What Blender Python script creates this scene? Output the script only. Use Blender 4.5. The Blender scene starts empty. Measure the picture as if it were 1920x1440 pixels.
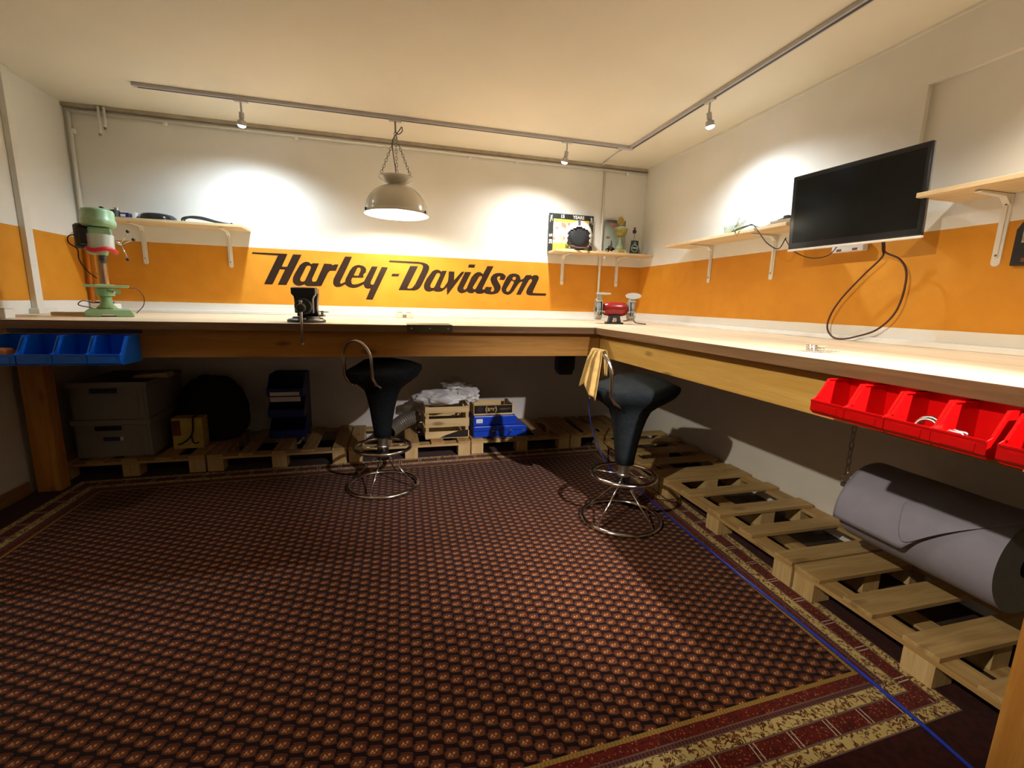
import bpy, bmesh, math, random
from mathutils import Vector, Matrix, Euler, noise
random.seed(7)
S = bpy.context.scene
COL = S.collection
PI = math.pi

# ------------------------------------------------------------------ camera
cam_d = bpy.data.cameras.new('camera')
cam = bpy.data.objects.new('camera', cam_d); COL.objects.link(cam)
R_ = Vector((0.9662584922746704, -0.2560876364587754, 0.02763419186512642))
U_ = Vector((0.019310634824824098, 0.179007715124358, 0.9836581404678246))
F_ = Vector((0.25684942182092374, 0.9499343979343597, -0.17791293975240363))
m = Matrix((R_, U_, -F_)).transposed().to_4x4()
m.translation = Vector((0, 0, 1.1325))
cam.matrix_world = m
cam_d.sensor_width = 36.0; cam_d.lens = 15.856
cam_d.clip_start = 0.02; cam_d.clip_end = 50
S.camera = cam

# ------------------------------------------------------------------ exposure, world
S.view_settings.view_transform = 'Standard'
S.view_settings.look = 'None'
S.view_settings.gamma = 1.0
S.view_settings.use_curve_mapping = False
S.view_settings.exposure = 1.1
w = bpy.data.worlds.new('world'); S.world = w; w.use_nodes = True
w.node_tree.nodes['Background'].inputs[0].default_value = (1.0, 0.9, 0.78, 1)
w.node_tree.nodes['Background'].inputs[1].default_value = 0.0

# lamp settings: colour, watts
WARM = (1.0, 0.92, 0.8)
COOL = (0.78, 0.89, 1.0)
NEUTRAL = (1.0, 0.93, 0.82)
P_PENDANT = 12
P_SPOT_LEFT = 27
P_SPOT_MID = 30
P_SPOT_RIGHT = 20
P_SPOT_NEAR = 18
P_SPOT_LEFTREAR = 9
P_SPOT_REAR = 240

# room dimensions (metres)
BY, RX, LX, RY = 3.75, 2.174, -1.977, -1.5
CZ = 2.2935
ZT, ZB, ZN, ZP = 1.4714, 1.0685, 0.9947, 0.1216
FY, GX = 2.56, 1.211

# ------------------------------------------------------------------ helpers
def BM(): return bmesh.new()

def obj(name, bm, mat, parent=None, smooth=False, bevel=0.0, loc=None):
    me = bpy.data.meshes.new(name)
    bmesh.ops.recalc_face_normals(bm, faces=bm.faces)
    bm.to_mesh(me); bm.free()
    o = bpy.data.objects.new(name, me); COL.objects.link(o)
    if mat is not None:
        for mm in (mat if isinstance(mat, (list, tuple)) else [mat]): me.materials.append(mm)
    if smooth:
        for p in me.polygons: p.use_smooth = True
    if parent is not None: o.parent = parent
    if loc is not None: o.location = loc
    if bevel > 0:
        b = o.modifiers.new('bevel', 'BEVEL'); b.width = bevel; b.segments = 2
        b.limit_method = 'ANGLE'; b.angle_limit = math.radians(40)
    return o

def sm_angle(o, deg=40):
    o.data.set_sharp_from_angle(angle=math.radians(deg)) if hasattr(o.data, 'set_sharp_from_angle') else None
    return o

def tag(o, label=None, cat=None, group=None, kind=None):
    if label: o['label'] = label
    if cat: o['category'] = cat
    if group: o['group'] = group
    if kind: o['kind'] = kind
    return o

def thing(name, label, cat, loc=(0, 0, 0), rz=0.0, group=None):
    e = bpy.data.objects.new(name, None); COL.objects.link(e)
    e.location = loc; e.rotation_euler = (0, 0, rz); e.empty_display_size = 0.05
    return tag(e, label, cat, group)

def struct(name, bm, mat, smooth=False, bevel=0):
    o = obj(name, bm, mat, smooth=smooth, bevel=bevel); o['kind'] = 'structure'; return o

def dup(root, loc=None, rz=None, label=None, group=None):
    r = root.copy(); COL.objects.link(r)
    if loc is not None: r.location = loc
    if rz is not None: r.rotation_euler = (0, 0, rz)
    if label: r['label'] = label
    if group: r['group'] = group
    for ch in list(root.children):
        c = ch.copy(); COL.objects.link(c); c.parent = r
        for g in list(ch.children):
            d = g.copy(); COL.objects.link(d); d.parent = c
    return r

def box(bm, x0, x1, y0, y1, z0, z1, mi=0):
    vs = [bm.verts.new(p) for p in ((x0,y0,z0),(x1,y0,z0),(x1,y1,z0),(x0,y1,z0),(x0,y0,z1),(x1,y0,z1),(x1,y1,z1),(x0,y1,z1))]
    for f in ((0,3,2,1),(4,5,6,7),(0,1,5,4),(1,2,6,5),(2,3,7,6),(3,0,4,7)):
        bm.faces.new([vs[i] for i in f]).material_index = mi
    return vs

def boxm(bm, cx, cy, cz, sx, sy, sz, mi=0):
    return box(bm, cx-sx/2, cx+sx/2, cy-sy/2, cy+sy/2, cz-sz/2, cz+sz/2, mi)

def frame_of(d):
    d = Vector(d).normalized()
    a = Vector((0,0,1)) if abs(d.z) < 0.9 else Vector((1,0,0))
    s = d.cross(a).normalized(); t = s.cross(d).normalized()
    return s, t

def tube(bm, pts, r, n=10, closed=False, caps=True):
    pts = [Vector(p) for p in pts]; N = len(pts)
    rs = r if isinstance(r, (list, tuple)) else [r]*N
    rings = []; s = None
    for i, p in enumerate(pts):
        if closed: d = pts[(i+1) % N] - pts[i-1]
        else: d = pts[min(i+1, N-1)] - pts[max(i-1, 0)]
        if d.length < 1e-9: d = Vector((0,0,1))
        d.normalize()
        if s is None: s, t = frame_of(d)
        else:
            s = (s - d*s.dot(d))
            if s.length < 1e-6: s, _ = frame_of(d)
            s.normalize(); t = s.cross(d).normalized()
        rings.append([bm.verts.new(p + (s*math.cos(2*PI*k/n) + t*math.sin(2*PI*k/n))*rs[i]) for k in range(n)])
    for i in range(N if closed else N-1):
        a, b = rings[i], rings[(i+1) % N]
        for k in range(n): bm.faces.new((a[k], a[(k+1)%n], b[(k+1)%n], b[k]))
    if caps and not closed:
        bm.faces.new(rings[0][::-1]); bm.faces.new(rings[-1])

def cyl(bm, p0, p1, r, n=16): tube(bm, [p0, p1], r, n)

def lathe(bm, prof, n=32, c=(0,0,0), axis='z', cap=False):
    c = Vector(c); rings = []
    for (r, z) in prof:
        ring = []
        for k in range(n):
            a = 2*PI*k/n; x, y = r*math.cos(a), r*math.sin(a)
            v = {'z': (x, y, z), 'x': (z, x, y), 'y': (x, z, y)}[axis]
            ring.append(bm.verts.new(c + Vector(v)))
        rings.append(ring)
    for a, b in zip(rings, rings[1:]):
        for k in range(n): bm.faces.new((a[k], a[(k+1)%n], b[(k+1)%n], b[k]))
    if cap:
        bm.faces.new(rings[0][::-1]); bm.faces.new(rings[-1])

def prism(bm, poly, a0, a1, axis='y', mi=0):
    # poly in the plane perpendicular to axis; x: (y,z)  y: (x,z)  z: (x,y)
    def P(q, a):
        return {'x': (a, q[0], q[1]), 'y': (q[0], a, q[1]), 'z': (q[0], q[1], a)}[axis]
    A = [bm.verts.new(P(q, a0)) for q in poly]; B = [bm.verts.new(P(q, a1)) for q in poly]
    n = len(poly)
    bm.faces.new(A[::-1]).material_index = mi; bm.faces.new(B).material_index = mi
    for i in range(n): bm.faces.new((A[i], A[(i+1)%n], B[(i+1)%n], B[i])).material_index = mi

def torus(bm, R, r, c=(0,0,0), axis='z', n=40, k=8):
    c = Vector(c); pts = []
    for i in range(n):
        a = 2*PI*i/n; x, y = R*math.cos(a), R*math.sin(a)
        pts.append(c + Vector({'z': (x,y,0), 'x': (0,x,y), 'y': (x,0,y)}[axis]))
    tube(bm, pts, r, k, closed=True)

def spline(pts, m=8):
    P = [Vector(p) for p in pts]; P = [2*P[0]-P[1]] + P + [2*P[-1]-P[-2]]
    out = []
    for i in range(1, len(P)-2):
        p0, p1, p2, p3 = P[i-1:i+3]
        for j in range(m):
            t = j/m
            out.append(0.5*((2*p1)+(p2-p0)*t+(2*p0-5*p1+4*p2-p3)*t*t+(3*p1-p0-3*p2+p3)*t**3))
    out.append(P[-2]); return out

def curve_mesh(name, cu):
    o = bpy.data.objects.new('tmp', cu)
    COL.objects.link(o); bpy.context.view_layer.update()
    dg = bpy.context.evaluated_depsgraph_get()
    me = bpy.data.meshes.new_from_object(o.evaluated_get(dg)); me.name = name
    bpy.data.objects.remove(o); bpy.data.curves.remove(cu)
    return me

def text_obj(name, s, size, mat, parent, mtx, ext=0.0004, off=0.0, align='CENTER', spacing=1.0):
    cu = bpy.data.curves.new('t', 'FONT'); cu.body = s; cu.size = size; cu.extrude = ext
    cu.offset = off; cu.align_x = align; cu.align_y = 'CENTER'; cu.resolution_u = 3; cu.space_character = spacing
    me = curve_mesh(name, cu)
    o = bpy.data.objects.new(name, me); COL.objects.link(o); me.materials.clear(); me.materials.append(mat)
    o.parent = parent; o.matrix_local = mtx
    return o

# text facing -y at a point
def face_y(x, y, z, roll=0.0, sx=1.0):
    return Matrix.Translation((x, y, z)) @ Euler((PI/2, 0, 0)).to_matrix().to_4x4() @ Euler((0, 0, roll)).to_matrix().to_4x4() @ Matrix.Diagonal((sx, 1, 1, 1))

# ------------------------------------------------------------------ materials
def base(name, col, rough=0.5, metal=0.0, spec=0.5, coat=0.0):
    m = bpy.data.materials.new(name); m.use_nodes = True
    b = m.node_tree.nodes['Principled BSDF']
    b.inputs['Base Color'].default_value = (*col, 1); b.inputs['Roughness'].default_value = rough
    b.inputs['Metallic'].default_value = metal; b.inputs['Specular IOR Level'].default_value = spec
    b.inputs['Coat Weight'].default_value = coat
    return m

def srgb(r, g, b):
    f = lambda c: (c/255/12.92) if c <= 10 else (((c/255)+0.055)/1.055)**2.4
    return (f(r), f(g), f(b))

class NT:
    def __init__(s, m): s.t = m.node_tree; s.b = s.t.nodes['Principled BSDF']
    def n(s, typ, **kw):
        nd = s.t.nodes.new(typ)
        for k, v in kw.items(): setattr(nd, k, v)
        return nd
    def set(s, sock, v):
        if isinstance(v, bpy.types.NodeSocket): s.t.links.new(v, sock)
        elif isinstance(v, (tuple, list)) and sock.type == 'RGBA': sock.default_value = (*v[:3], 1)
        else: sock.default_value = v
    def m(s, op, a, b=0.0, c=0.0):
        nd = s.n('ShaderNodeMath', operation=op)
        for i, v in enumerate((a, b, c)): s.set(nd.inputs[i], v)
        return nd.outputs[0]
    def mix(s, f, a, b, blend='MIX'):
        nd = s.n('ShaderNodeMix', data_type='RGBA', blend_type=blend)
        s.set(nd.inputs[0], f); s.set(nd.inputs[6], a); s.set(nd.inputs[7], b); return nd.outputs[2]
    def step(s, x, lo, hi):   # smooth 0..1
        nd = s.n('ShaderNodeMapRange', interpolation_type='SMOOTHSTEP')
        s.set(nd.inputs[0], x); nd.inputs[1].default_value = lo; nd.inputs[2].default_value = hi
        return nd.outputs[0]
    def noise(s, vec, scale, detail=3.0, dist=0.0):
        nd = s.n('ShaderNodeTexNoise'); s.set(nd.inputs['Vector'], vec) if vec is not None else None
        nd.inputs['Scale'].default_value = scale; nd.inputs['Detail'].default_value = detail
        nd.inputs['Distortion'].default_value = dist; return nd.outputs[0]
    def vmul(s, vec, v):
        nd = s.n('ShaderNodeVectorMath', operation='MULTIPLY'); s.set(nd.inputs[0], vec); nd.inputs[1].default_value = v
        return nd.outputs[0]
    def pos(s, obj=False):
        return s.n('ShaderNodeTexCoord').outputs['Object'] if obj else s.n('ShaderNodeNewGeometry').outputs['Position']
    def sep(s, v):
        nd = s.n('ShaderNodeSeparateXYZ'); s.set(nd.inputs[0], v); return nd.outputs
    def bump(s, h, strength=0.2, dist=0.01):
        nd = s.n('ShaderNodeBump'); nd.inputs['Strength'].default_value = strength; nd.inputs['Distance'].default_value = dist
        s.set(nd.inputs['Height'], h); s.t.links.new(nd.outputs[0], s.b.inputs['Normal'])
    def color(s, c): s.set(s.b.inputs['Base Color'], c)

def soft(name, col, rough=0.5, metal=0.0, var=0.06, scale=9.0, bump=0.0, **kw):
    """plain colour with faint uneven mottling"""
    m = base(name, col, rough, metal, **kw); t = NT(m)
    nz = t.noise(t.pos(True), scale, 4)
    f = t.step(nz, 0.3, 0.7)
    dark = tuple(c*(1-var) for c in col); lite = tuple(min(1, c*(1+var)) for c in col)
    t.color(t.mix(f, dark, lite))
    if bump: t.bump(t.noise(t.pos(True), scale*14, 2), bump, 0.002)
    return m

def wood(name, c0, c1, along=0, knots=0.6, scale=1.0, rough=0.55, knotcol=(0.09, 0.035, 0.01)):
    m = base(name, c0, rough, spec=0.3); t = NT(m)
    p = t.pos(); sc = [14*scale]*3; sc[along] = 0.9*scale
    v = t.vmul(p, tuple(sc))
    g = t.noise(v, 2.2, 5, 0.6)
    g2 = t.noise(t.vmul(p, tuple(6*q for q in sc)), 2.0, 3, 0.2)
    c = t.mix(t.step(g, 0.32, 0.68), c0, c1)
    c = t.mix(t.m('MULTIPLY', t.step(g2, 0.45, 0.75), 0.35), c, tuple(q*0.72 for q in c0))
    if knots > 0:
        vo = t.n('ShaderNodeTexVoronoi'); ks = [9.0, 9.0, 9.0]; ks[along] = 3.2
        t.set(vo.inputs['Vector'], t.vmul(p, tuple(ks))); vo.inputs['Scale'].default_value = 1.0
        k = t.m('SUBTRACT', 1.0, t.step(vo.outputs['Distance'], 0.06, 0.2))
        c = t.mix(t.m('MULTIPLY', k, knots), c, knotcol)
    t.color(c); t.bump(g2, 0.12, 0.002)
    return m

# wall paint: white, a broad orange band, white strip over the bench
def wall_mat():
    m = base('painted_wall', (0.8, 0.8, 0.8), 0.62, spec=0.3); t = NT(m)
    z = t.sep(t.pos())[2]
    wob = t.m('MULTIPLY', t.m('SUBTRACT', t.noise(t.pos(), 6.0, 2), 0.5), 0.004)
    z = t.m('ADD', z, wob)
    inb = t.m('MULTIPLY', t.step(z, ZB-0.001, ZB+0.001), t.m('SUBTRACT', 1.0, t.step(z, ZT-0.001, ZT+0.001)))
    n1 = t.noise(t.pos(), 1.7, 4); n2 = t.noise(t.pos(), 9.0, 3)
    white = t.mix(t.step(n1, 0.3, 0.7), srgb(226, 222, 212), srgb(236, 233, 226))
    orange = t.mix(t.step(n2, 0.3, 0.7), srgb(207, 137, 34), srgb(214, 144, 40))
    t.color(t.mix(inb, white, orange))
    t.bump(t.noise(t.pos(), 70.0, 3), 0.10, 0.003)
    return m
M_WALL = wall_mat()
M_WHITE = soft('plain_white_plaster', srgb(230, 226, 216), 0.65, var=0.03, scale=2, bump=0.08)
M_CEIL = soft('ceiling_plaster', srgb(228, 220, 202), 0.8, var=0.03, scale=1.5, bump=0.08)
M_FLOOR = soft('dark_floor', srgb(66, 52, 42), 0.6, var=0.2, scale=5)
M_SKIRT = wood('skirting_wood', srgb(150, 112, 66), srgb(170, 130, 82), along=1, knots=0)
M_TOP = wood('worktop_plywood', srgb(222, 200, 168), srgb(235, 216, 186), along=0, knots=0.0, scale=0.6, rough=0.42)
M_TOPY = wood('worktop_plywood_right', srgb(222, 200, 168), srgb(235, 216, 186), along=1, knots=0.0, scale=0.6, rough=0.42)
M_EDGE = wood('worktop_edge', srgb(122, 92, 62), srgb(146, 112, 78), along=0, knots=0.0, scale=1.0)
M_EDGEY = wood('worktop_edge_right', srgb(122, 92, 62), srgb(146, 112, 78), along=1, knots=0.0, scale=1.0)
M_BEAM = wood('beam_pine', srgb(176, 122, 52), srgb(196, 144, 70), along=0, knots=0.7, scale=0.8)
M_BEAMY = wood('beam_pine_right', srgb(206, 160, 78), srgb(222, 180, 98), along=1, knots=0.7, scale=0.8)
M_POST = wood('post_pine', srgb(196, 132, 56), srgb(212, 152, 74), along=2, knots=0.4)
M_PALX = wood('pallet_wood_x', srgb(180, 146, 92), srgb(202, 170, 116), along=0, knots=0.45)
M_PALY = wood('pallet_wood_y', srgb(174, 138, 84), srgb(196, 162, 108), along=1, knots=0.45)
M_BLOCK = wood('pallet_block_wood', srgb(196, 164, 110), srgb(212, 184, 132), along=2, knots=0.0, scale=2)
M_SHELF = wood('shelf_pine', srgb(214, 186, 140), srgb(226, 202, 160), along=0, knots=0.15)
M_SHELFY = wood('shelf_pine_right', srgb(214, 186, 140), srgb(226, 202, 160), along=1, knots=0.15)
M_BRACKET = soft('white_bracket_metal', srgb(226, 220, 208), 0.45, var=0.02)
M_CHROME = soft('chrome', (0.74, 0.72, 0.7), 0.16, 1.0, var=0.05)
M_STEEL = soft('brushed_steel', (0.5, 0.49, 0.46), 0.34, 1.0, var=0.12, scale=30)
M_TRACK = soft('grey_track_metal', srgb(186, 182, 182), 0.45, 0.0, var=0.04)
M_TRACKDK = soft('track_groove', srgb(66, 62, 70), 0.6, 0.0)
M_BLACK = soft('black_plastic', (0.012, 0.012, 0.013), 0.45, var=0.2)
M_BLACKGL = soft('glossy_black', (0.010, 0.010, 0.014), 0.12, var=0.1, spec=0.6)
M_WHITEPL = soft('white_plastic', srgb(232, 230, 224), 0.35, var=0.02)
M_CREAM = soft('cream_plastic', srgb(224, 216, 196), 0.4, var=0.03)
M_GREYPL = soft('grey_plastic', srgb(120, 122, 120), 0.5, var=0.05)
M_SEAT = soft('black_seat_fabric', srgb(24, 30, 33), 0.9, var=0.25, scale=60, bump=0.5, spec=0.25)
M_RED = soft('red_plastic', srgb(214, 8, 10), 0.3, var=0.05)
M_BLUE = soft('blue_plastic', srgb(0, 108, 236), 0.32, var=0.05)
M_BLUEDK = soft('dark_blue_plastic', srgb(0, 36, 120), 0.35, var=0.05)
M_CRATE = soft('grey_crate_plastic', srgb(150, 150, 142), 0.55, var=0.04)
M_GREEN = soft('hammered_green_paint', srgb(156, 194, 150), 0.35, var=0.05, scale=40, bump=0.15)
M_IRON = soft('grey_cast_iron', srgb(84, 84, 80), 0.42, 0.7, var=0.15, scale=20)
M_VISE = soft('vise_blue_grey_paint', srgb(44, 52, 58), 0.42, 0.2, var=0.15, scale=14)
M_REDMET = soft('red_enamel', srgb(150, 26, 22), 0.28, var=0.1, scale=12)
M_GUARD = soft('cast_grey_guard', srgb(170, 166, 152), 0.45, 0.3, var=0.06)
M_GOLD = soft('gold_metal', srgb(176, 146, 66), 0.35, 0.6, var=0.08)
M_GOLDPALE = soft('pale_gold', srgb(206, 200, 160), 0.35, 0.3, var=0.05)
M_SHADE = soft('shade_enamel_grey', srgb(206, 200, 184), 0.2, 0.12, var=0.04, coat=0.4)
M_SHADEIN = soft('shade_inner_white', srgb(245, 240, 226), 0.5, var=0.01)
M_CORD = soft('dark_cord', srgb(40, 26, 20), 0.5)
M_CORDBR = soft('brown_cord', srgb(70, 30, 18), 0.45)
M_HOSE = soft('blue_air_hose', srgb(30, 54, 170), 0.28, var=0.08)
M_PAPER = soft('lilac_paper', srgb(150, 146, 160), 0.85, var=0.03, scale=20, bump=0.1)
M_PAPEREND = soft('paper_roll_end', srgb(104, 100, 92), 0.9, var=0.06, scale=40)
M_CARD = soft('card_core', srgb(60, 42, 28), 0.9)
M_RAG = soft('tan_rag_cloth', srgb(186, 154, 92), 0.95, var=0.12, scale=30, bump=0.3)
M_STEELPLATE = soft('dull_steel_plate', srgb(92, 86, 66), 0.4, 0.7, var=0.15)
M_YELLOW = soft('yellow_card', srgb(206, 180, 90), 0.7, var=0.12, scale=16)
M_BLUEMET = soft('blue_painted_steel', srgb(14, 66, 190), 0.3, var=0.06)
M_BAG = soft('black_bag_fabric', (0.010, 0.010, 0.009), 0.85, var=0.2, scale=20)
M_LETTER = soft('black_wall_vinyl', srgb(40, 24, 14), 0.38, var=0.25, scale=5)
M_DOT = soft('dark_screw', srgb(110, 100, 84), 0.5, 0.5)
M_PIPE = soft('painted_pipe', srgb(226, 221, 210), 0.5, var=0.03)
M_TRIM = soft('beige_trim', srgb(176, 164, 144), 0.7, var=0.12, scale=10)

def emit(name, col, strength):
    m = bpy.data.materials.new(name); m.use_nodes = True
    b = m.node_tree.nodes['Principled BSDF']
    b.inputs['Base Color'].default_value = (*col, 1)
    b.inputs['Emission Color'].default_value = (*col, 1); b.inputs['Emission Strength'].default_value = strength
    return m
M_BULBW = emit('warm_bulb', WARM, P_PENDANT*24)
M_LEDC = emit('cool_led', (0.62, 0.72, 1.0), 22.0)
M_LEDW = emit('white_led', (1.0, 0.95, 0.85), 6.0)

def film_mat():
    m = bpy.data.materials.new('clear_film'); m.use_nodes = True; t = NT(m)
    nd = t.t.nodes; out = nd['Material Output']
    tr = t.n('ShaderNodeBsdfTransparent'); tr.inputs[0].default_value = (0.93, 0.92, 0.9, 1)
    b = t.b; b.inputs['Base Color'].default_value = (0.92, 0.91, 0.88, 1); b.inputs['Roughness'].default_value = 0.3
    mx = t.n('ShaderNodeMixShader')
    lw = t.n('ShaderNodeLayerWeight'); lw.inputs[0].default_value = 0.45
    nz = t.noise(t.pos(True), 11, 2)
    f = t.m('ADD', t.m('MULTIPLY', lw.outputs['Facing'], 0.75), t.m('MULTIPLY', t.step(nz, 0.35, 0.75), 0.55))
    f = t.m('MINIMUM', t.m('ADD', f, 0.35), 0.95)
    t.set(mx.inputs[0], f); t.t.links.new(tr.outputs[0], mx.inputs[1]); t.t.links.new(b.outputs[0], mx.inputs[2])
    t.t.links.new(mx.outputs[0], out.inputs[0]); return m
M_FILM = film_mat()
def clear_mat():
    m = bpy.data.materials.new('clear_shield'); m.use_nodes = True; t = NT(m)
    out = t.t.nodes['Material Output']
    tr = t.n('ShaderNodeBsdfTransparent'); tr.inputs[0].default_value = (0.95, 0.96, 0.95, 1)
    t.b.inputs['Base Color'].default_value = (0.8, 0.82, 0.8, 1); t.b.inputs['Roughness'].default_value = 0.1
    mx = t.n('ShaderNodeMixShader'); mx.inputs[0].default_value = 0.65
    t.t.links.new(tr.outputs[0], mx.inputs[1]); t.t.links.new(t.b.outputs[0], mx.inputs[2]); t.t.links.new(mx.outputs[0], out.inputs[0])
    return m
M_CLEAR = clear_mat()

# rug: uv in metres; field 0..3.0 x 0..2.1, borders outside it
RW, RH = 3.04, 2.12
def rug_mat():
    m = base('woven_rug', (0.1, 0.02, 0.02), 0.95, spec=0.12); t = NT(m)
    uv = t.n('ShaderNodeUVMap'); uv.uv_map = 'rug'
    x, y, _ = t.sep(uv.outputs[0])
    # field lattice
    u = t.m('DIVIDE', x, 0.0385); col = t.m('FLOOR', u)
    v = t.m('ADD', t.m('DIVIDE', y, 0.0405), t.m('MULTIPLY', t.m('MODULO', t.m('ABSOLUTE', col), 2.0), 0.5))
    fx = t.m('SUBTRACT', t.m('FRACT', u), 0.5); fy = t.m('SUBTRACT', t.m('FRACT', v), 0.5)
    ax = t.m('ABSOLUTE', fx); ay = t.m('ABSOLUTE', fy)
    # rounded lozenge leaning a little
    lean = t.m('ADD', fy, t.m('MULTIPLY', fx, 0.15)); al = t.m('ABSOLUTE', lean)
    d = t.m('POWER', t.m('ADD', t.m('POWER', t.m('DIVIDE', ax, 0.47), 3.0), t.m('POWER', t.m('DIVIDE', al, 0.31), 3.0)), 0.3333)
    loz = t.m('SUBTRACT', 1.0, t.step(d, 0.86, 1.05))
    rim = t.m('MULTIPLY', t.step(d, 1.0, 1.12), t.m('SUBTRACT', 1.0, t.step(d, 1.28, 1.42)))
    rim = t.m('MULTIPLY', rim, t.step(t.m('ADD', fx, fy), 0.05, 0.12))
    def dot(dx, dy):
        a = t.m('SUBTRACT', fx, dx); b = t.m('SUBTRACT', fy, dy)
        r = t.m('ADD', t.m('MULTIPLY', a, a), t.m('MULTIPLY', b, b))
        return t.m('SUBTRACT', 1.0, t.step(r, 0.0025, 0.009))
    dots = t.m('MAXIMUM', t.m('MAXIMUM', dot(-0.13, 0.05), dot(0.14, 0.06)), t.m('MULTIPLY', t.m('MAXIMUM', dot(0.0, -0.09), dot(-0.2, -0.05)), 0.6))
    ground = t.mix(t.step(t.noise(uv.outputs[0], 60, 2), 0.35, 0.65), srgb(36, 11, 7), srgb(16, 8, 13))
    c = t.mix(rim, ground, srgb(98, 50, 34))
    c = t.mix(loz, c, srgb(108, 58, 30))
    c = t.mix(dots, c, srgb(204, 150, 98))
    # border distance from the field edge
    dx = t.m('MAXIMUM', t.m('MULTIPLY', x, -1.0), t.m('SUBTRACT', x, RW))
    dy = t.m('MAXIMUM', t.m('MULTIPLY', y, -1.0), t.m('SUBTRACT', y, RH))
    e = t.m('MAXIMUM', dx, dy)
    # coordinate along the border
    s = t.n('ShaderNodeMix', data_type='FLOAT')
    t.set(s.inputs[0], t.m('GREATER_THAN', dx, dy)); t.set(s.inputs[2], x); t.set(s.inputs[3], y)
    along = s.outputs[0]
    cv = t.n('ShaderNodeCombineXYZ'); t.set(cv.inputs[0], along); t.set(cv.inputs[1], e)
    vec = cv.outputs[0]
    vo = t.n('ShaderNodeTexVoronoi'); t.set(vo.inputs['Vector'], vec); vo.inputs['Scale'].default_value = 62; vo.feature = 'F1'
    vo2 = t.n('ShaderNodeTexVoronoi'); t.set(vo2.inputs['Vector'], vec); vo2.inputs['Scale'].default_value = 110
    vine = t.m('ABSOLUTE', t.m('SUBTRACT', t.noise(vec, 34, 2, 1.2), 0.5))
    vline = t.m('SUBTRACT', 1.0, t.step(vine, 0.02, 0.045))
    flo = t.m('SUBTRACT', 1.0, t.step(vo.outputs['Distance'], 0.25, 0.38))
    cream = t.mix(vline, srgb(214, 188, 122), srgb(92, 52, 26))
    cream = t.mix(t.m('MULTIPLY', flo, 0.8), cream, srgb(116, 44, 22))
    redb = t.mix(t.m('SUBTRACT', 1.0, t.step(vo2.outputs['Distance'], 0.2, 0.32)), srgb(106, 30, 18), srgb(168, 108, 72))
    redb = t.mix(t.m('MULTIPLY', vline, 0.6), redb, srgb(50, 14, 14))
    # paired light bars in the broad red band
    k = t.m('ABSOLUTE', t.m('SUBTRACT', t.m('FRACT', t.m('DIVIDE', along, 0.13)), 0.5))
    bar = t.m('MULTIPLY', t.step(k, 0.035, 0.045), t.m('SUBTRACT', 1.0, t.step(k, 0.06, 0.07)))
    redbar = t.mix(bar, redb, srgb(210, 200, 176))
    dash = t.m('GREATER_THAN', t.m('FRACT', t.m('DIVIDE', along, 0.011)), 0.5)
    tan = t.mix(t.m('MULTIPLY', dash, 0.35), srgb(166, 132, 62), srgb(96, 60, 24))
    purp = t.mix(t.m('MULTIPLY', dash, 0.5), srgb(78, 38, 38), srgb(132, 84, 76))
    grey = srgb(118, 96, 82)
    dark = t.mix(t.step(t.noise(vec, 40, 3), 0.4, 0.6), srgb(46, 10, 8), srgb(64, 18, 12))
    bands = [(0.0, tan), (0.013, redb), (0.045, grey), (0.049, purp), (0.060, grey), (0.063, cream), (0.100, grey), (0.105, redbar),
             (0.152, grey), (0.157, cream), (0.190, grey), (0.194, dark)]
    for lo, cc in bands:
        c = t.mix(t.m('GREATER_THAN', e, lo), c, cc)
    pile = t.noise(uv.outputs[0], 900, 2)
    c = t.mix(t.m('MULTIPLY', pile, 0.35), c, (0.0, 0.0, 0.0), 'MIX')
    t.color(c); t.bump(pile, 0.35, 0.002)
    t.b.inputs['Sheen Weight'].default_value = 0.15; t.b.inputs['Sheen Roughness'].default_value = 0.4
    return m
M_RUG = rug_mat()

# ------------------------------------------------------------------ structure
b = BM(); box(b, LX-0.1, RX+0.1, RY-0.1, BY+0.1, -0.1, 0.0); struct('floor', b, M_FLOOR)
b = BM(); box(b, LX-0.1, RX+0.1, RY-0.1, BY+0.1, CZ, CZ+0.1); struct('ceiling', b, M_CEIL)
b = BM(); box(b, LX-0.1, RX+0.1, BY, BY+0.1, 0, CZ); struct('wall_back', b, M_WALL)
b = BM(); box(b, LX-0.1, LX, RY, BY, 0, CZ); struct('wall_left', b, M_WALL)
b = BM(); box(b, LX-0.1, RX+0.1, RY-0.1, RY, 0, CZ); struct('wall_rear', b, M_WHITE)
b = BM()   # right wall with a shallow blind niche above the near shelf
NY0, NY1, NZ0, NZ1 = 0.45, 1.555, 1.612, 2.068
box(b, RX, RX+0.1, NY1, BY, 0, CZ); box(b, RX, RX+0.1, RY, NY0, 0, CZ)
box(b, RX, RX+0.1, NY0, NY1, 0, NZ0); box(b, RX, RX+0.1, NY0, NY1, NZ1, CZ)
box(b, RX+0.022, RX+0.1, NY0, NY1, NZ0, NZ1)
struct('wall_right', b, M_WALL)
b = BM(); box(b, LX, LX+0.015, RY, 2.98, 0.0, 0.075); struct('baseboard_left', b, M_SKIRT, bevel=0.003)
# upstand strips where the worktops meet the walls
b = BM(); box(b, LX, RX, BY-0.022, BY, ZN, ZN+0.022); struct('trim_1', b, M_WHITEPL, bevel=0.003)
b = BM(); box(b, RX-0.022, RX, 0.2, BY-0.022, ZN, ZN+0.024); struct('trim_2', b, M_WHITEPL, bevel=0.003)
# boarded ledge along the ceiling of the back wall
b = BM(); box(b, LX, RX, BY-0.03, BY, CZ-0.022, CZ); struct('trim_3', b, M_TRIM)
b = BM(); box(b, RX-0.012, RX, RY, BY-0.03, CZ-0.012, CZ); struct('trim_4', b, M_PIPE)

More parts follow.
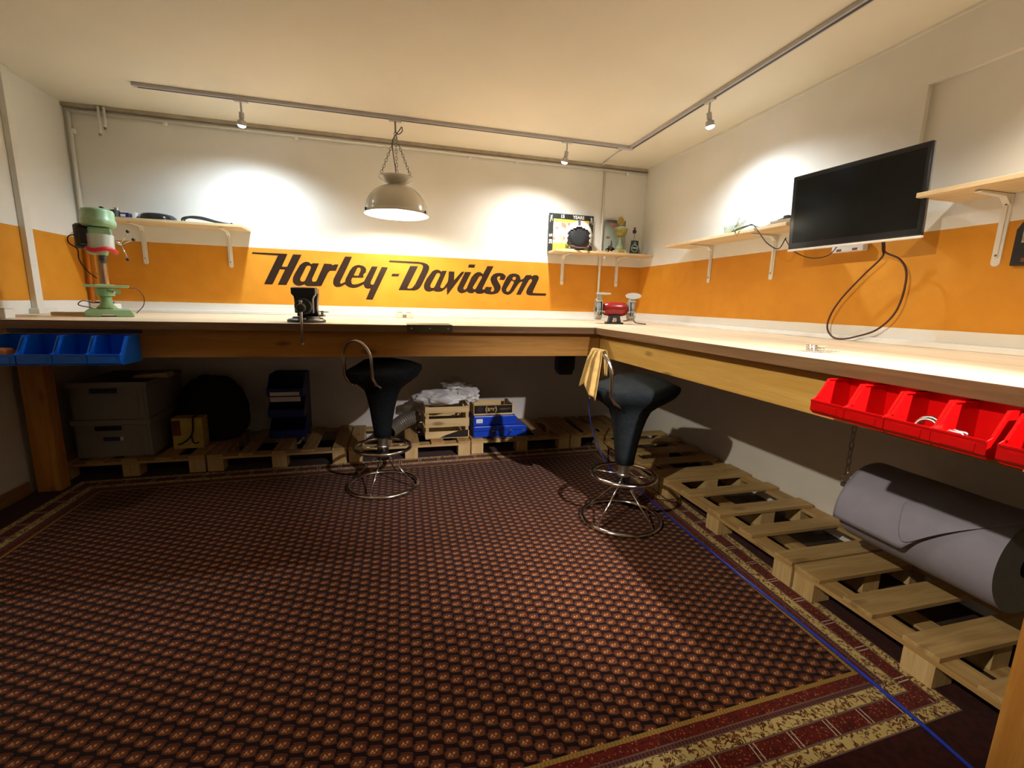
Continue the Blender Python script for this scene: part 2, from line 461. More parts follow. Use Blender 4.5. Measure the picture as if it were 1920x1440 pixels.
# conduits on the walls
def conduit(label, pts, r, clips=(), cdir=(0, 1, 0), sq=False, mat=M_PIPE):
    t = thing('cable_conduit', label, 'conduit', pts[0])
    o0 = Vector(pts[0])
    b = BM(); P = [Vector(p)-o0 for p in pts]
    tube(b, P, r, 10); obj('pipe', b, mat, t, smooth=True)
    for c in clips:
        c = Vector(c)-o0; b = BM(); q = c + Vector(cdir)*0.0
        boxm(b, q.x, q.y, q.z, 0.022, 0.022, 0.03); obj('clip', b, M_WHITEPL, t, bevel=0.003)
    return t
conduit('thin white conduit running along the top of the back wall under the ceiling', [(LX+0.02, BY-0.016, CZ-0.044), (2.165, BY-0.016, CZ-0.040)], 0.010,
        [(-1.42, BY-0.013, CZ-0.052), (-0.62, BY-0.013, CZ-0.052), (-0.02, BY-0.013, CZ-0.052), (0.62, BY-0.013, CZ-0.052), (1.0, BY-0.013, CZ-0.052), (1.98, BY-0.013, CZ-0.052)])
conduit('vertical white conduit in the left rear corner behind the drill press', [(LX+0.03, BY-0.014, CZ-0.05), (LX+0.03, BY-0.014, ZT+0.0)], 0.011,
        [(LX+0.045, BY-0.012, 2.13), (LX+0.045, BY-0.012, 1.53)])
t = thing('cable_conduit', 'orange painted lower length of the corner conduit behind the drill press', 'conduit', (LX+0.03, BY-0.014, ZN+0.03))
b = BM(); tube(b, [(0, 0, 0), (0, 0, ZT-ZN-0.03)], 0.011, 10); obj('pipe', b, soft('orange_painted_pipe', srgb(206, 120, 22), 0.5), t, smooth=True)
conduit('vertical white conduit crossing the back shelf between the two posters', [(1.775, BY-0.012, CZ-0.03), (1.775, BY-0.012, ZN+0.024)], 0.010)
conduit('short white conduit on the ceiling in the right rear corner', [(1.73, BY-0.05, CZ-0.009), (1.71, 3.30, CZ-0.009)], 0.008)
t = thing('cable_duct', 'square white cable duct standing on the left wall', 'cable duct', (LX+0.001, 3.22, ZN))
b = BM(); box(b, 0, 0.028, 0, 0.055, 0, CZ-ZN-0.001); obj('duct', b, M_PIPE, t, bevel=0.002)
b = BM(); box(b, 0, 0.045, -0.02, 0.13, 0.0, 0.03); obj('foot', b, M_PIPE, t, bevel=0.003)
t = thing('bent_pipe', 'two short capped pipe stubs hanging at the left end of the back wall', 'pipe', (-1.76, BY-0.04, CZ-0.01))
for dx, L in ((-0.012, 0.165), (0.018, 0.125)):
    b = BM(); tube(b, [(dx, 0, 0), (dx, 0, -L*0.6), (dx-0.002, -0.006, -L)], 0.0075, 8); o = obj('pipe', b, M_PIPE, t, smooth=True)
    b = BM(); tube(b, [(dx-0.002, -0.006, -L-0.008), (dx-0.002, -0.006, -L+0.004)], 0.008, 8); obj('cap', b, M_GREYPL, o)

# ------------------------------------------------------------------ rug
def rug():
    BL = Vector((-1.60, 0.80)); BR = Vector((1.395, 0.922)); TL = Vector((-1.615, 2.93)); TR = Vector((1.49, 3.035))
    b = BM(); lay = b.loops.layers.uv.new('rug')
    NX, NY = 16, 16
    u0, u1, v0, v1 = -0.36, RW+0.36, -0.42, RH+0.36
    g = {}
    for k in (0, 1):
        for i in range(NX+1):
            for j in range(NY+1):
                u = u0+(u1-u0)*i/NX; v = v0+(v1-v0)*j/NY; a, c = u/RW, v/RH
                p = BL*(1-a)*(1-c)+BR*a*(1-c)+TL*(1-a)*c+TR*a*c
                p.x = max(p.x, LX+0.02)
                g[k, i, j] = (b.verts.new((p.x, p.y, 0.0 if k == 0 else 0.008)), (u, v))
    def face(q):
        f = b.faces.new([g[k][0] for k in q])
        for l, k in zip(f.loops, q): l[lay].uv = g[k][1]
    for i in range(NX):
        for j in range(NY):
            face([(1,i,j),(1,i+1,j),(1,i+1,j+1),(1,i,j+1)])
    for i in range(NX):
        face([(0,i,0),(0,i+1,0),(1,i+1,0),(1,i,0)]); face([(0,i+1,NY),(0,i,NY),(1,i,NY),(1,i+1,NY)])
    for j in range(NY):
        face([(0,0,j+1),(0,0,j),(1,0,j),(1,0,j+1)]); face([(0,NX,j),(0,NX,j+1),(1,NX,j+1),(1,NX,j)])
    o = obj('patterned_rug', b, M_RUG)
    tag(o, 'large dark red oriental rug with small lozenges and patterned borders on the floor', 'rug')
rug()

# ------------------------------------------------------------------ workbenches
def quad_slab(b, pts, z0, z1, top=0, side=1):
    A = [b.verts.new((x, y, z0)) for x, y in pts]; B_ = [b.verts.new((x, y, z1)) for x, y in pts]
    b.faces.new(A[::-1]).material_index = side; b.faces.new(B_).material_index = top
    n = len(pts)
    for i in range(n): b.faces.new((A[i], A[(i+1)%n], B_[(i+1)%n], B_[i])).material_index = side
ZU = ZN-0.040
t = thing('workbench', 'long pale wood workbench along the back wall with a pine beam under its edge', 'workbench', (0, 0, 0))
b = BM(); quad_slab(b, [(LX+0.002, FY), (GX-0.002, FY), (RX-0.002, BY-0.002), (LX+0.002, BY-0.002)], ZU, ZN); obj('worktop', b, [M_TOP, M_EDGE], t, bevel=0.002)
b = BM(); box(b, LX+0.02, GX+0.06, FY+0.055, FY+0.11, 0.813, ZU-0.001); obj('beam', b, M_BEAM, t, bevel=0.002)
b = BM(); box(b, -1.935, -1.825, 2.98, 3.06, 0.009, ZU-0.001); obj('post', b, M_POST, t, bevel=0.003)
b = BM(); box(b, -1.90, -1.84, FY+0.111, 2.979, 0.83, ZU-0.002); obj('cross_beam', b, M_BEAMY, t, bevel=0.002)
b = BM(); box(b, LX+0.02, RX-0.07, BY-0.06, BY-0.003, 0.83, ZU-0.002); obj('wall_beam', b, M_BEAM, t, bevel=0.002)
t = thing('workbench', 'pale wood workbench along the right wall holding the red bins', 'workbench', (0, 0, 0))
b = BM(); quad_slab(b, [(GX, FY-0.003), (GX, 0.2), (RX-0.002, 0.2), (RX-0.002, BY-0.006)], ZU, ZN); obj('worktop', b, [M_TOPY, M_EDGEY], t, bevel=0.002)
b = BM(); box(b, GX+0.06, GX+0.115, 0.2, FY+0.05, 0.813, ZU-0.001); obj('beam', b, M_BEAMY, t, bevel=0.002)
b = BM(); box(b, 1.42, 1.52, 0.50, 0.60, 0.009, ZU-0.001); obj('post', b, M_POST, t, bevel=0.003)
b = BM(); box(b, GX+0.116, RX-0.07, 0.605, 0.66, 0.83, ZU-0.002); obj('cross_beam', b, M_BEAM, t, bevel=0.002)
b = BM(); box(b, RX-0.06, RX-0.003, 0.2, BY-0.07, 0.83, ZU-0.002); obj('wall_beam', b, M_BEAMY, t, bevel=0.002)

# steel edge plate, socket, etc. on the bench
t = thing('edge_plate', 'dull steel angle plate wrapped over the front edge of the back workbench', 'metal plate', (0.21, FY, ZN))
b = BM(); box(b, -0.125, 0.125, -0.005, -0.001, -0.036, 0.003); obj('front_plate', b, M_STEELPLATE, t, bevel=0.001)
b = BM(); box(b, -0.125, 0.125, -0.001, 0.19, 0.0005, 0.003); obj('top_plate', b, M_STEELPLATE, t, bevel=0.001)
for dx in (-0.1, 0.0, 0.1):
    b = BM(); lathe(b, [(0.0005, -0.0075), (0.004, -0.007), (0.005, -0.005)], 10, (dx, 0, -0.018), 'y'); obj('screw', b, M_STEEL, t)

# ------------------------------------------------------------------ lettering on the back wall
LETTERS = [
 [[(-0.958,1.438),(-0.726,1.438),(-0.770,1.345),(-0.733,1.346),(-0.688,1.437),(-0.631,1.437),(-0.746,1.214),(-0.803,1.214),(-0.748,1.325),(-0.783,1.326),(-0.840,1.215),(-0.895,1.215),(-0.790,1.424),(-0.961,1.427)]],
 [[(-0.625,1.379),(-0.609,1.387),(-0.590,1.388),(-0.577,1.383),(-0.569,1.372),(-0.555,1.380),(-0.512,1.381),(-0.566,1.267),(-0.567,1.253),(-0.562,1.245),(-0.551,1.245),(-0.553,1.212),(-0.596,1.210),(-0.609,1.213),(-0.621,1.224),(-0.633,1.218),(-0.653,1.211),(-0.671,1.212),(-0.687,1.219),(-0.698,1.232),(-0.701,1.248),(-0.698,1.268),(-0.685,1.297),(-0.645,1.363)], [(-0.602,1.355),(-0.589,1.361),(-0.575,1.359),(-0.570,1.350),(-0.575,1.335),(-0.616,1.251),(-0.624,1.244),(-0.638,1.242),(-0.648,1.249),(-0.650,1.258),(-0.644,1.273)]],
 [[(-0.553,1.212),(-0.551,1.245),(-0.537,1.250),(-0.476,1.381),(-0.424,1.380),(-0.419,1.371),(-0.401,1.379),(-0.375,1.380),(-0.396,1.332),(-0.419,1.331),(-0.439,1.329),(-0.453,1.314),(-0.501,1.220),(-0.508,1.214)]],
 [[(-0.326,1.440),(-0.275,1.441),(-0.368,1.251),(-0.367,1.240),(-0.359,1.239),(-0.334,1.251),(-0.332,1.233),(-0.363,1.216),(-0.384,1.210),(-0.400,1.211),(-0.414,1.221),(-0.420,1.242),(-0.415,1.270)]],
 [[(-0.334,1.251),(-0.327,1.277),(-0.297,1.335),(-0.276,1.364),(-0.255,1.377),(-0.231,1.383),(-0.200,1.379),(-0.183,1.368),(-0.175,1.351),(-0.179,1.329),(-0.197,1.314),(-0.199,1.300),(-0.195,1.295),(-0.203,1.288),(-0.279,1.286),(-0.288,1.268),(-0.287,1.247),(-0.280,1.237),(-0.266,1.235),(-0.239,1.240),(-0.197,1.259),(-0.199,1.238),(-0.225,1.223),(-0.253,1.211),(-0.281,1.208),(-0.305,1.213),(-0.322,1.223),(-0.332,1.233)], [(-0.240,1.360),(-0.225,1.363),(-0.216,1.354),(-0.217,1.342),(-0.235,1.302),(-0.268,1.303)]],
 [[(-0.134,1.376),(-0.090,1.377),(-0.146,1.256),(-0.145,1.242),(-0.131,1.238),(-0.124,1.242),(-0.060,1.376),(-0.014,1.374),(-0.135,1.123),(-0.185,1.123),(-0.147,1.209),(-0.174,1.206),(-0.191,1.215),(-0.199,1.238),(-0.197,1.259),(-0.189,1.272)]],
 [[(0.019,1.328),(0.074,1.329),(0.062,1.307),(0.010,1.307)]],
 [[(-0.001,1.428),(0.222,1.428),(0.263,1.423),(0.289,1.413),(0.303,1.398),(0.303,1.377),(0.294,1.353),(0.244,1.250),(0.227,1.225),(0.209,1.211),(0.188,1.204),(0.063,1.203),(0.156,1.393),(0.217,1.394),(0.132,1.226),(0.133,1.219),(0.161,1.220),(0.175,1.231),(0.192,1.252),(0.249,1.368),(0.255,1.389),(0.252,1.402),(0.239,1.409),(0.221,1.411),(-0.007,1.414)]],
 [[(0.327,1.359),(0.343,1.369),(0.364,1.375),(0.385,1.371),(0.400,1.359),(0.407,1.367),(0.444,1.369),(0.391,1.245),(0.392,1.235),(0.407,1.230),(0.421,1.239),(0.446,1.275),(0.453,1.290),(0.444,1.240),(0.428,1.222),(0.403,1.205),(0.371,1.200),(0.353,1.202),(0.337,1.210),(0.318,1.202),(0.297,1.198),(0.276,1.204),(0.263,1.220),(0.260,1.241),(0.265,1.265),(0.283,1.300)], [(0.361,1.344),(0.375,1.349),(0.389,1.343),(0.389,1.329),(0.346,1.240),(0.336,1.230),(0.320,1.230),(0.311,1.239),(0.313,1.253)]],
 [[(0.460,1.365),(0.505,1.365),(0.502,1.297),(0.563,1.366),(0.588,1.368),(0.533,1.289),(0.446,1.175),(0.444,1.240),(0.453,1.290),(0.457,1.318)]],
 [[(0.592,1.366),(0.643,1.367),(0.579,1.239),(0.581,1.227),(0.593,1.225),(0.607,1.238),(0.608,1.212),(0.585,1.199),(0.562,1.194),(0.542,1.202),(0.529,1.217),(0.529,1.237)]],
 [[(0.624,1.427),(0.676,1.428),(0.666,1.402),(0.614,1.402)]],
 [[(0.607,1.238),(0.615,1.260),(0.644,1.325),(0.668,1.354),(0.693,1.369),(0.718,1.370),(0.735,1.359),(0.739,1.353),(0.776,1.421),(0.828,1.422),(0.737,1.240),(0.741,1.230),(0.754,1.233),(0.754,1.206),(0.733,1.198),(0.708,1.195),(0.687,1.200),(0.674,1.212),(0.658,1.199),(0.637,1.197),(0.620,1.202),(0.608,1.212)], [(0.710,1.336),(0.727,1.340),(0.733,1.329),(0.682,1.237),(0.672,1.230),(0.659,1.234),(0.657,1.246)]],
 [[(0.754,1.233),(0.768,1.254),(0.819,1.253),(0.807,1.225),(0.811,1.216),(0.822,1.216),(0.835,1.223),(0.838,1.238),(0.832,1.256),(0.812,1.288),(0.803,1.316),(0.809,1.336),(0.827,1.357),(0.853,1.368),(0.882,1.371),(0.912,1.367),(0.932,1.351),(0.933,1.337),(0.920,1.314),(0.877,1.315),(0.888,1.335),(0.885,1.343),(0.875,1.344),(0.862,1.334),(0.860,1.320),(0.869,1.302),(0.887,1.274),(0.893,1.254),(0.886,1.229),(0.869,1.208),(0.839,1.197),(0.814,1.194),(0.784,1.195),(0.767,1.199),(0.754,1.206)]],
 [[(0.919,1.292),(0.943,1.338),(0.964,1.361),(0.990,1.370),(1.020,1.371),(1.047,1.362),(1.058,1.346),(1.063,1.322),(1.087,1.331),(1.081,1.308),(1.062,1.305),(1.045,1.288),(1.003,1.225),(0.977,1.201),(0.951,1.194),(0.921,1.202),(0.903,1.222),(0.900,1.246)], [(0.989,1.327),(0.995,1.340),(1.008,1.346),(1.021,1.343),(1.022,1.330),(1.015,1.320),(1.002,1.316)], [(0.985,1.314),(1.005,1.305),(1.003,1.291),(0.972,1.232),(0.959,1.220),(0.944,1.221),(0.939,1.233),(0.944,1.248)]],
 [[(1.087,1.331),(1.110,1.363),(1.157,1.365),(1.159,1.354),(1.183,1.366),(1.210,1.365),(1.225,1.349),(1.220,1.328),(1.175,1.230),(1.175,1.216),(1.297,1.216),(1.289,1.197),(1.145,1.196),(1.122,1.204),(1.115,1.224),(1.125,1.254),(1.165,1.318),(1.158,1.334),(1.147,1.331),(1.136,1.321),(1.067,1.198),(1.028,1.199),(1.081,1.308)]],
]
t = thing('wall_lettering', 'bold black slanted Harley-Davidson lettering across the orange wall band', 'lettering', (0, BY, 0))
for loops in LETTERS:
    cu = bpy.data.curves.new('l', 'CURVE'); cu.dimensions = '2D'; cu.fill_mode = 'BOTH'; cu.extrude = 0.0006
    for lp in loops:
        sp = cu.splines.new('POLY'); sp.points.add(len(lp)-1); sp.use_cyclic_u = True
        for i, (x, z) in enumerate(lp): sp.points[i].co = (x, z, 0, 1)
    me = curve_mesh('letter', cu)
    for v in me.vertices: v.co = Vector((v.co.x, -v.co.z-0.0012, v.co.y))
    me.materials.clear(); me.materials.append(M_LETTER)
    o = bpy.data.objects.new('letter', me); COL.objects.link(o); o.parent = t

# ------------------------------------------------------------------ pallets
def pallet(L, D, label, loc, rz, nboard=5, bw=0.10, seed=1):
    """origin: front left corner on the floor; boards run in depth (local y); blocks and stringers along x"""
    rnd = random.Random(seed)
    H = ZP-0.009
    t = thing('pallet', label, 'pallet', loc, rz, 'wooden pallets under the workbenches')
    me_b = None
    my = M_PALY if abs(rz) < 0.1 else M_PALX
    mx = M_PALX if abs(rz) < 0.1 else M_PALY
    step = (L-bw)/(nboard-1)
    for i in range(nboard):
        x = i*step + (rnd.uniform(-0.008, 0.008) if 0 < i < nboard-1 else 0)
        wv = bw*rnd.uniform(0.9, 1.1) if 0 < i < nboard-1 else bw
        e0 = rnd.uniform(-0.004, 0.006); e1 = rnd.uniform(0, 0.02)
        b = BM(); box(b, x, x+wv, e0, D-e1, H-0.017, H-rnd.uniform(0, 0.0015)); obj('board', b, my, t, bevel=0.0015)
    for j, y in enumerate((0.0, D/2-0.045, D-0.09)):
        if j != 1:
            b = BM(); box(b, 0.001, L-0.001, y+0.002, y+0.088, H-0.034, H-0.0175); obj('stringer', b, mx, t, bevel=0.0015)
        for x in (0.0015, L/2-0.045, L-0.0915):
            b = BM(); box(b, x, x+0.09, y+0.002, y+0.09, 0.0 if j != 1 else 0.012, H-(0.0345 if j != 1 else 0.0175)); obj('block', b, M_BLOCK, t, bevel=0.0015)
        if j == 1:
            b = BM(); box(b, 0.002, L-0.002, y+0.004, y+0.086, 0.0, 0.0118); obj('bottom_board', b, mx, t)
    return t
Z0 = 0.009
for i, (x0, x1, y, lab) in enumerate([
        (-2.0+0.03, -1.165, 3.150, 'wooden pallet in the left rear corner carrying the grey crates'),
        (-1.155, -0.312, 3.150, 'wooden pallet under the back bench carrying the dark blue stacked bins'),
        (-0.302, 0.552, 3.165, 'wooden pallet under the back bench carrying the slatted fruit crate'),
        (0.562, 1.35, 3.19, 'wooden pallet under the back bench carrying the blue metal cases'),]):
    pallet(x1-x0, BY-y-0.01, lab, (x0, y, Z0), 0.0, 5, 0.092, seed=i+3)
pallet(0.555, BY-3.2-0.01, 'narrow empty wooden pallet in the right rear corner', (1.36, 3.20, Z0), 0.0, 4, 0.1, seed=31)
for i, (y0, y1, lab) in enumerate([
        (2.285, 3.185, 'empty wooden pallet along the right wall behind the right-hand stool'),
        (1.322, 2.275, 'empty wooden pallet along the right wall between the stool and the paper roll'),
        (0.40, 1.312, 'wooden pallet along the right wall under the paper roll')]):
    # front faces -x ; local x along -y
    pallet(y1-y0, RX-1.563-0.01, lab, (1.563, y1, Z0), -PI/2, 5, 0.088 if i < 2 else 0.112, seed=i+11)

# ------------------------------------------------------------------ stools
def seat_section(a):   # superellipse
    c, s = math.cos(a), math.sin(a)
    return (math.copysign(abs(c)**0.85, c), math.copysign(abs(s)**0.85, s))
def egg(x): return 1.0 if x > 0.04 else 1.0-0.22*min(1.0, (0.04-x)/0.23)**1.3
def make_stool(label, loc, rz):
    t = thing('bar_stool', label, 'stool', loc, rz)
    b = BM(); N = 40; rings = []
    sect = [(0.315, 0, .046, .046), (0.36, 0, .050, .050), (0.43, 0.0, .060, .060), (0.50, .003, .072, .070), (0.56, .006, .088, .083), (0.60, .010, .104, .096), (0.628, .013, .140, .122),
            (0.650, .016, .176, .150), (0.669, .020, .207, .174), (0.684, .022, .222, .186), (0.698, .023, .230, .193), (0.709, .023, .233, .195), (0.720, .023, .232, .194)]
    def zt(x, y, k):   # top surface height: dip near the handle, raised nose in front
        base_ = 0.722 + 0.010*math.cos(min(1, abs(x)/.24)*PI/2)
        bump = 0.045*math.exp(-((x-0.10)/0.085)**2) * (1-0.25*abs(y)/.17)
        return base_ + bump - 0.012*max(0, (k-0.8)/0.2)
    for (z, cx, rx, ry) in sect:
        ring = []
        for i in range(N):
            c, s = seat_section(2*PI*i/N); x = cx+rx*c; y = ry*s*(egg(x) if rx > .12 else 1)
            zz = z + (0.040*math.exp(-((x-0.10)/0.085)**2) if z > 0.66 else 0)*(z-0.66)/0.055*(0.9 if z > .66 else 0)
            ring.append(b.verts.new((x, y, zz)))
        rings.append(ring)
    for k in (0.96, 0.88, 0.7, 0.5, 0.3, 0.12):
        ring = []
        for i in range(N):
            c, s = seat_section(2*PI*i/N); x = .023+.233*c*k; y = .194*s*k*egg(x)
            ring.append(b.verts.new((x, y, zt(x, y, k)+0.004)))
        rings.append(ring)
    for a_, c_ in zip(rings, rings[1:]):
        for k in range(N): b.faces.new((a_[k], a_[(k+1)%N], c_[(k+1)%N], c_[k]))
    b.faces.new(rings[0][::-1]); b.faces.new(rings[-1])
    obj('seat', b, M_SEAT, t, smooth=True)
    # handle arch
    b = BM(); pts = [(-0.12, -0.095, 0.640), (-0.16, -0.100, 0.665), (-0.182, -0.098, 0.70)]
    for i in range(0, 17):
        a = PI*i/16; pts.append((-0.187-0.014*math.sin(a), -0.098*math.cos(a), 0.802+0.098*math.sin(a)))
    pts += [(-0.182, 0.098, 0.70), (-0.16, 0.100, 0.665), (-0.12, 0.095, 0.640)]
    tube(b, pts, 0.0095, 10); obj('back_handle', b, M_CHROME, t, smooth=True)
    b = BM(); tube(b, [(0.11, 0.10, 0.67), (0.15, 0.13, 0.645), (0.165, 0.14, 0.64)], 0.007, 8); obj('height_lever', b, M_BLACK, t, smooth=True)
    b = BM(); cyl(b, (0, 0, 0.245), (0, 0, 0.318), 0.030, 20); lathe(b, [(0.034, 0.246), (0.036, 0.25), (0.036, 0.258), (0.034, 0.262)], 20, cap=True); obj('column', b, M_STEEL, t, smooth=False)
    b = BM(); torus(b, 0.163, 0.0105, (0, 0, 0.252), n=56, k=10); o = obj('foot_ring', b, M_CHROME, t, smooth=True)
    for i in range(4):
        a = PI/4+i*PI/2; b = BM(); tube(b, [(0.03*math.cos(a), 0.03*math.sin(a), 0.252), (0.165*math.cos(a), 0.165*math.sin(a), 0.252)], 0.0045, 8); obj('spoke', b, M_CHROME, o, smooth=True)
    b = BM(); cyl(b, (0, 0, 0.175), (0, 0, 0.244), 0.034, 20); obj('hub', b, M_BLACK, t)
    b = BM(); torus(b, 0.203, 0.0115, (0, 0, 0.0125), n=64, k=10); obj('base_ring', b, M_CHROME, t, smooth=True)
    for i in range(4):
        a = PI/4*0.4+i*PI/2; b = BM(); tube(b, [(0.030*math.cos(a), 0.030*math.sin(a), 0.200), (0.203*math.cos(a), 0.203*math.sin(a), 0.014)], 0.0048, 8); obj('leg', b, M_CHROME, t, smooth=True)
    return t
st = make_stool('black padded bar stool standing alone in front of the back workbench', (-0.060, 2.705, Z0), math.radians(50))
st2 = dup(st, (1.165, 2.015, Z0), math.radians(8), 'black padded bar stool near the right bench with a tan rag over its handle')

# ------------------------------------------------------------------ rag over the second stool's handle
def rag():
    b = BM(); NU, NV = 26, 30
    g = []
    for i in range(NU+1):
        row = []
        for j in range(NV+1):
            u = i/NU; v = j/NV
            # v runs over the bar: front drop, over, back drop
            along = (u-0.5)
            lenF = 0.19+0.05*math.sin(u*7)+0.03*math.sin(u*17+1); lenB = 0.13
            s = v*(lenF+lenB)
            fold = 0.012*math.sin(u*21)+0.006*math.sin(u*43+2)
            if s < lenF:
                z = -(lenF-s); off = -0.014-0.035*(lenF-s)/lenF*1.2+fold*min(1, (lenF-s)/0.04)
                spread = 1+0.5*(lenF-s)/lenF
            else:
                z = -(s-lenF)*0.95; off = 0.014+fold*0.7*min(1, (s-lenF)/0.04); spread = 1.0
            d = abs(s-lenF)
            if d < 0.02: off *= d/0.02; z = -d*0.4+0.002
            row.append(b.verts.new((off, along*0.10*spread, z+0.004)))
        g.append(row)
    for i in range(NU):
        for j in range(NV): b.faces.new((g[i][j], g[i+1][j], g[i+1][j+1], g[i][j+1]))
    o = obj('rag', b, M_RAG, smooth=True, loc=(0.968, 1.990, 0.917))
    o.rotation_euler = (0, 0, math.radians(8))
    sd = o.modifiers.new('solid', 'SOLIDIFY'); sd.thickness = 0.0025
    tag(o, 'crumpled tan cloth rag hanging over the handle of the right stool', 'rag')
rag()

# ------------------------------------------------------------------ shelves
def bracket_mesh():
    me = {}
    # origin at wall, shelf underside; vertical leg down, arm out in -y
    b = BM()
    n = 10; prof = [(-0.014, 0.0), (0.014, 0.0)] + [(0.014*math.cos(a), -0.240-0.014*math.sin(a)) for a in [PI*k/n for k in range(n+1)]]
    prism(b, prof, -0.007, 0.0, 'y'); me['plate'] = b
    return b
def add_bracket(x, y, z, rz, label, shelf):
    t = thing('shelf_bracket', label, 'shelf bracket', (x, y, z), rz)
    b = bracket_mesh(); box(b, -0.005, 0.005, -0.012, -0.007, -0.225, -0.01); obj('wall_plate', b, M_BRACKET, t, bevel=0.0015)
    b = BM(); prism(b, [(0.0, 0.0), (-0.165, 0.0), (-0.172, -0.004), (-0.165, -0.008), (-0.04, -0.012), (-0.018, -0.03), (0.0, -0.05)], -0.011, 0.011, 'x'); obj('arm', b, M_BRACKET, t, bevel=0.002)
    for dz in (-0.035, -0.215):
        b = BM(); lathe(b, [(0.0005, -0.0145), (0.003, -0.014), (0.0042, -0.012)], 8, (0, 0, dz), 'y'); obj('screw', b, M_DOT, t)
    return t
def shelf_board(b, x0, x1, y0, y1, z0, z1): box(b, x0, x1, y0, y1, z0, z1)
SH1, SH2, SH3, SH4 = 1.577, 1.548, 1.560, 1.568
b = BM(); box(b, -1.74, -0.958, 3.525, BY-0.001, SH1, SH1+0.018)
o = obj('wall_shelf', b, M_SHELF, bevel=0.002); tag(o, 'pine wall shelf left of the black lettering above the drill press', 'shelf')
b = BM(); box(b, 1.292, RX-0.002, 3.54, BY-0.025, SH2, SH2+0.018)
o = obj('wall_shelf', b, M_SHELF, bevel=0.002); tag(o, 'pine wall shelf in the rear right corner holding the trophy', 'shelf')
b = BM(); box(b, 1.965, RX-0.001, 1.98, 3.05, SH3, SH3+0.018)
o = obj('wall_shelf', b, M_SHELFY, bevel=0.002); tag(o, 'pine wall shelf on the right wall with a mug, ending behind the screen', 'shelf')
b = BM(); box(b, 1.95, RX-0.001, 0.55, 1.372, SH4, SH4+0.018)
o = obj('wall_shelf', b, M_SHELFY, bevel=0.002); tag(o, 'empty pine wall shelf nearest the camera to the right of the screen', 'shelf')
add_bracket(-1.62, BY, SH1-0.001, 0, 'white shelf bracket nearest the drill press', None)
add_bracket(-1.10, BY, SH1-0.001, 0, 'white shelf bracket at the right end of the shelf beside the lettering', None)
add_bracket(1.432, BY, SH2-0.001, 0, 'white shelf bracket under the motorcycle helmet', None)
add_bracket(1.945, BY, SH2-0.001, 0, 'white shelf bracket under the gold trophy', None)
add_bracket(RX, 2.80, SH3-0.001, -PI/2, 'white shelf bracket on the right wall under the patterned mug', None)
add_bracket(RX, 2.25, SH3-0.001, -PI/2, 'white shelf bracket on the right wall just left of the screen', None)
add_bracket(RX, 1.21, SH4-0.001, -PI/2, 'large white shelf bracket nearest the camera beside the black box', None)
# ------------------------------------------------------------------ track lighting
TY, TX = 3.27, 1.745
t = thing('light_track', 'grey L-shaped ceiling lighting track following the back and right walls', 'light track', (0, 0, CZ))
def rail(b, x0, x1, y0, y1):
    box(b, x0, x1, y0, y1, -0.020, -0.0005)
b = BM(); rail(b, -1.385, TX+0.017, TY-0.017, TY+0.017); obj('rail', b, M_TRACK, t, bevel=0.002)
b = BM(); rail(b, TX-0.017, TX+0.017, -0.6, TY-0.018); obj('rail', b, M_TRACK, t, bevel=0.002)
b = BM(); box(b, -1.36, TX-0.02, TY-0.007, TY+0.007, -0.0212, -0.0203); obj('groove', b, M_TRACKDK, t)
b = BM(); box(b, TX-0.007, TX+0.007, -0.58, TY-0.03, -0.0212, -0.0203); obj('groove', b, M_TRACKDK, t)
b = BM(); box(b, TX-0.10, TX+0.018, TY-0.018, TY+0.018, -0.0215, -0.019); obj('corner_joint', b, M_TRACK, t)

def spotlight(label, x, y, zc, aim, power, color, led, angle=75, blend=0.6, rad=0.022, along='x', lit=True):
    t = thing('track_spotlight', label, 'spotlight', (x, y, zc), 0, 'small spotlights on the ceiling track')
    b = BM()
    if along == 'x': boxm(b, 0, 0, -0.004, 0.075, 0.024, 0.012)
    else: boxm(b, 0, 0, -0.004, 0.024, 0.075, 0.012)
    obj('adapter', b, M_TRACK, t, bevel=0.002)
    b = BM(); cyl(b, (0, 0, -0.008), (0, 0, -0.062), 0.0055, 10); obj('stem', b, M_TRACK, t)
    d = Vector(aim)-Vector((x, y, zc-0.075)); d.normalize()
    q = Vector((0, 0, -1)).rotation_difference(d).to_matrix()
    piv = Vector((0, 0, -0.064))
    b = BM(); lathe(b, [(0.001, 0.0), (0.014, -0.001), (0.014, -0.034), (0.012, -0.036), (0.012, -0.042), (0.022, -0.045), (0.0245, -0.072), (0.0225, -0.072), (0.019, -0.062), (0.001, -0.060)], 24)
    for v in b.verts: v.co = piv + q @ v.co
    obj('lamp_head', b, M_TRACK, t, smooth=False)
    b = BM(); lathe(b, [(0.0225, -0.0725), (0.020, -0.078), (0.012, -0.083), (0.0005, -0.084)], 20)
    for v in b.verts: v.co = piv + q @ v.co
    obj('lens', b, led if lit else M_WHITEPL, t)
    if lit:
        ld = bpy.data.lights.new('spot_light', 'SPOT'); ld.energy = power; ld.color = color; ld.spot_size = math.radians(angle)
        ld.spot_blend = blend; ld.shadow_soft_size = rad
        lo = bpy.data.objects.new('spot_lamp', ld); COL.objects.link(lo); lo.parent = t
        lo.location = piv + d*0.100
        lo.rotation_mode = 'QUATERNION'; lo.rotation_quaternion = Vector((0, 0, -1)).rotation_difference(d)
    return t
ZS = CZ-0.021
spotlight('leftmost small track spotlight, glowing bluish above the back wall', -0.84, TY, ZS, (-0.96, 3.52, 1.0), P_SPOT_LEFT, (0.72, 0.88, 1.0), M_LEDC, 150, 1.0)
spotlight('small track spotlight hanging above the motorcycle helmet shelf', 1.243, TY, ZS, (1.08, 3.52, 1.0), P_SPOT_MID, (0.98, 0.98, 0.94), M_LEDW, 150, 1.0)
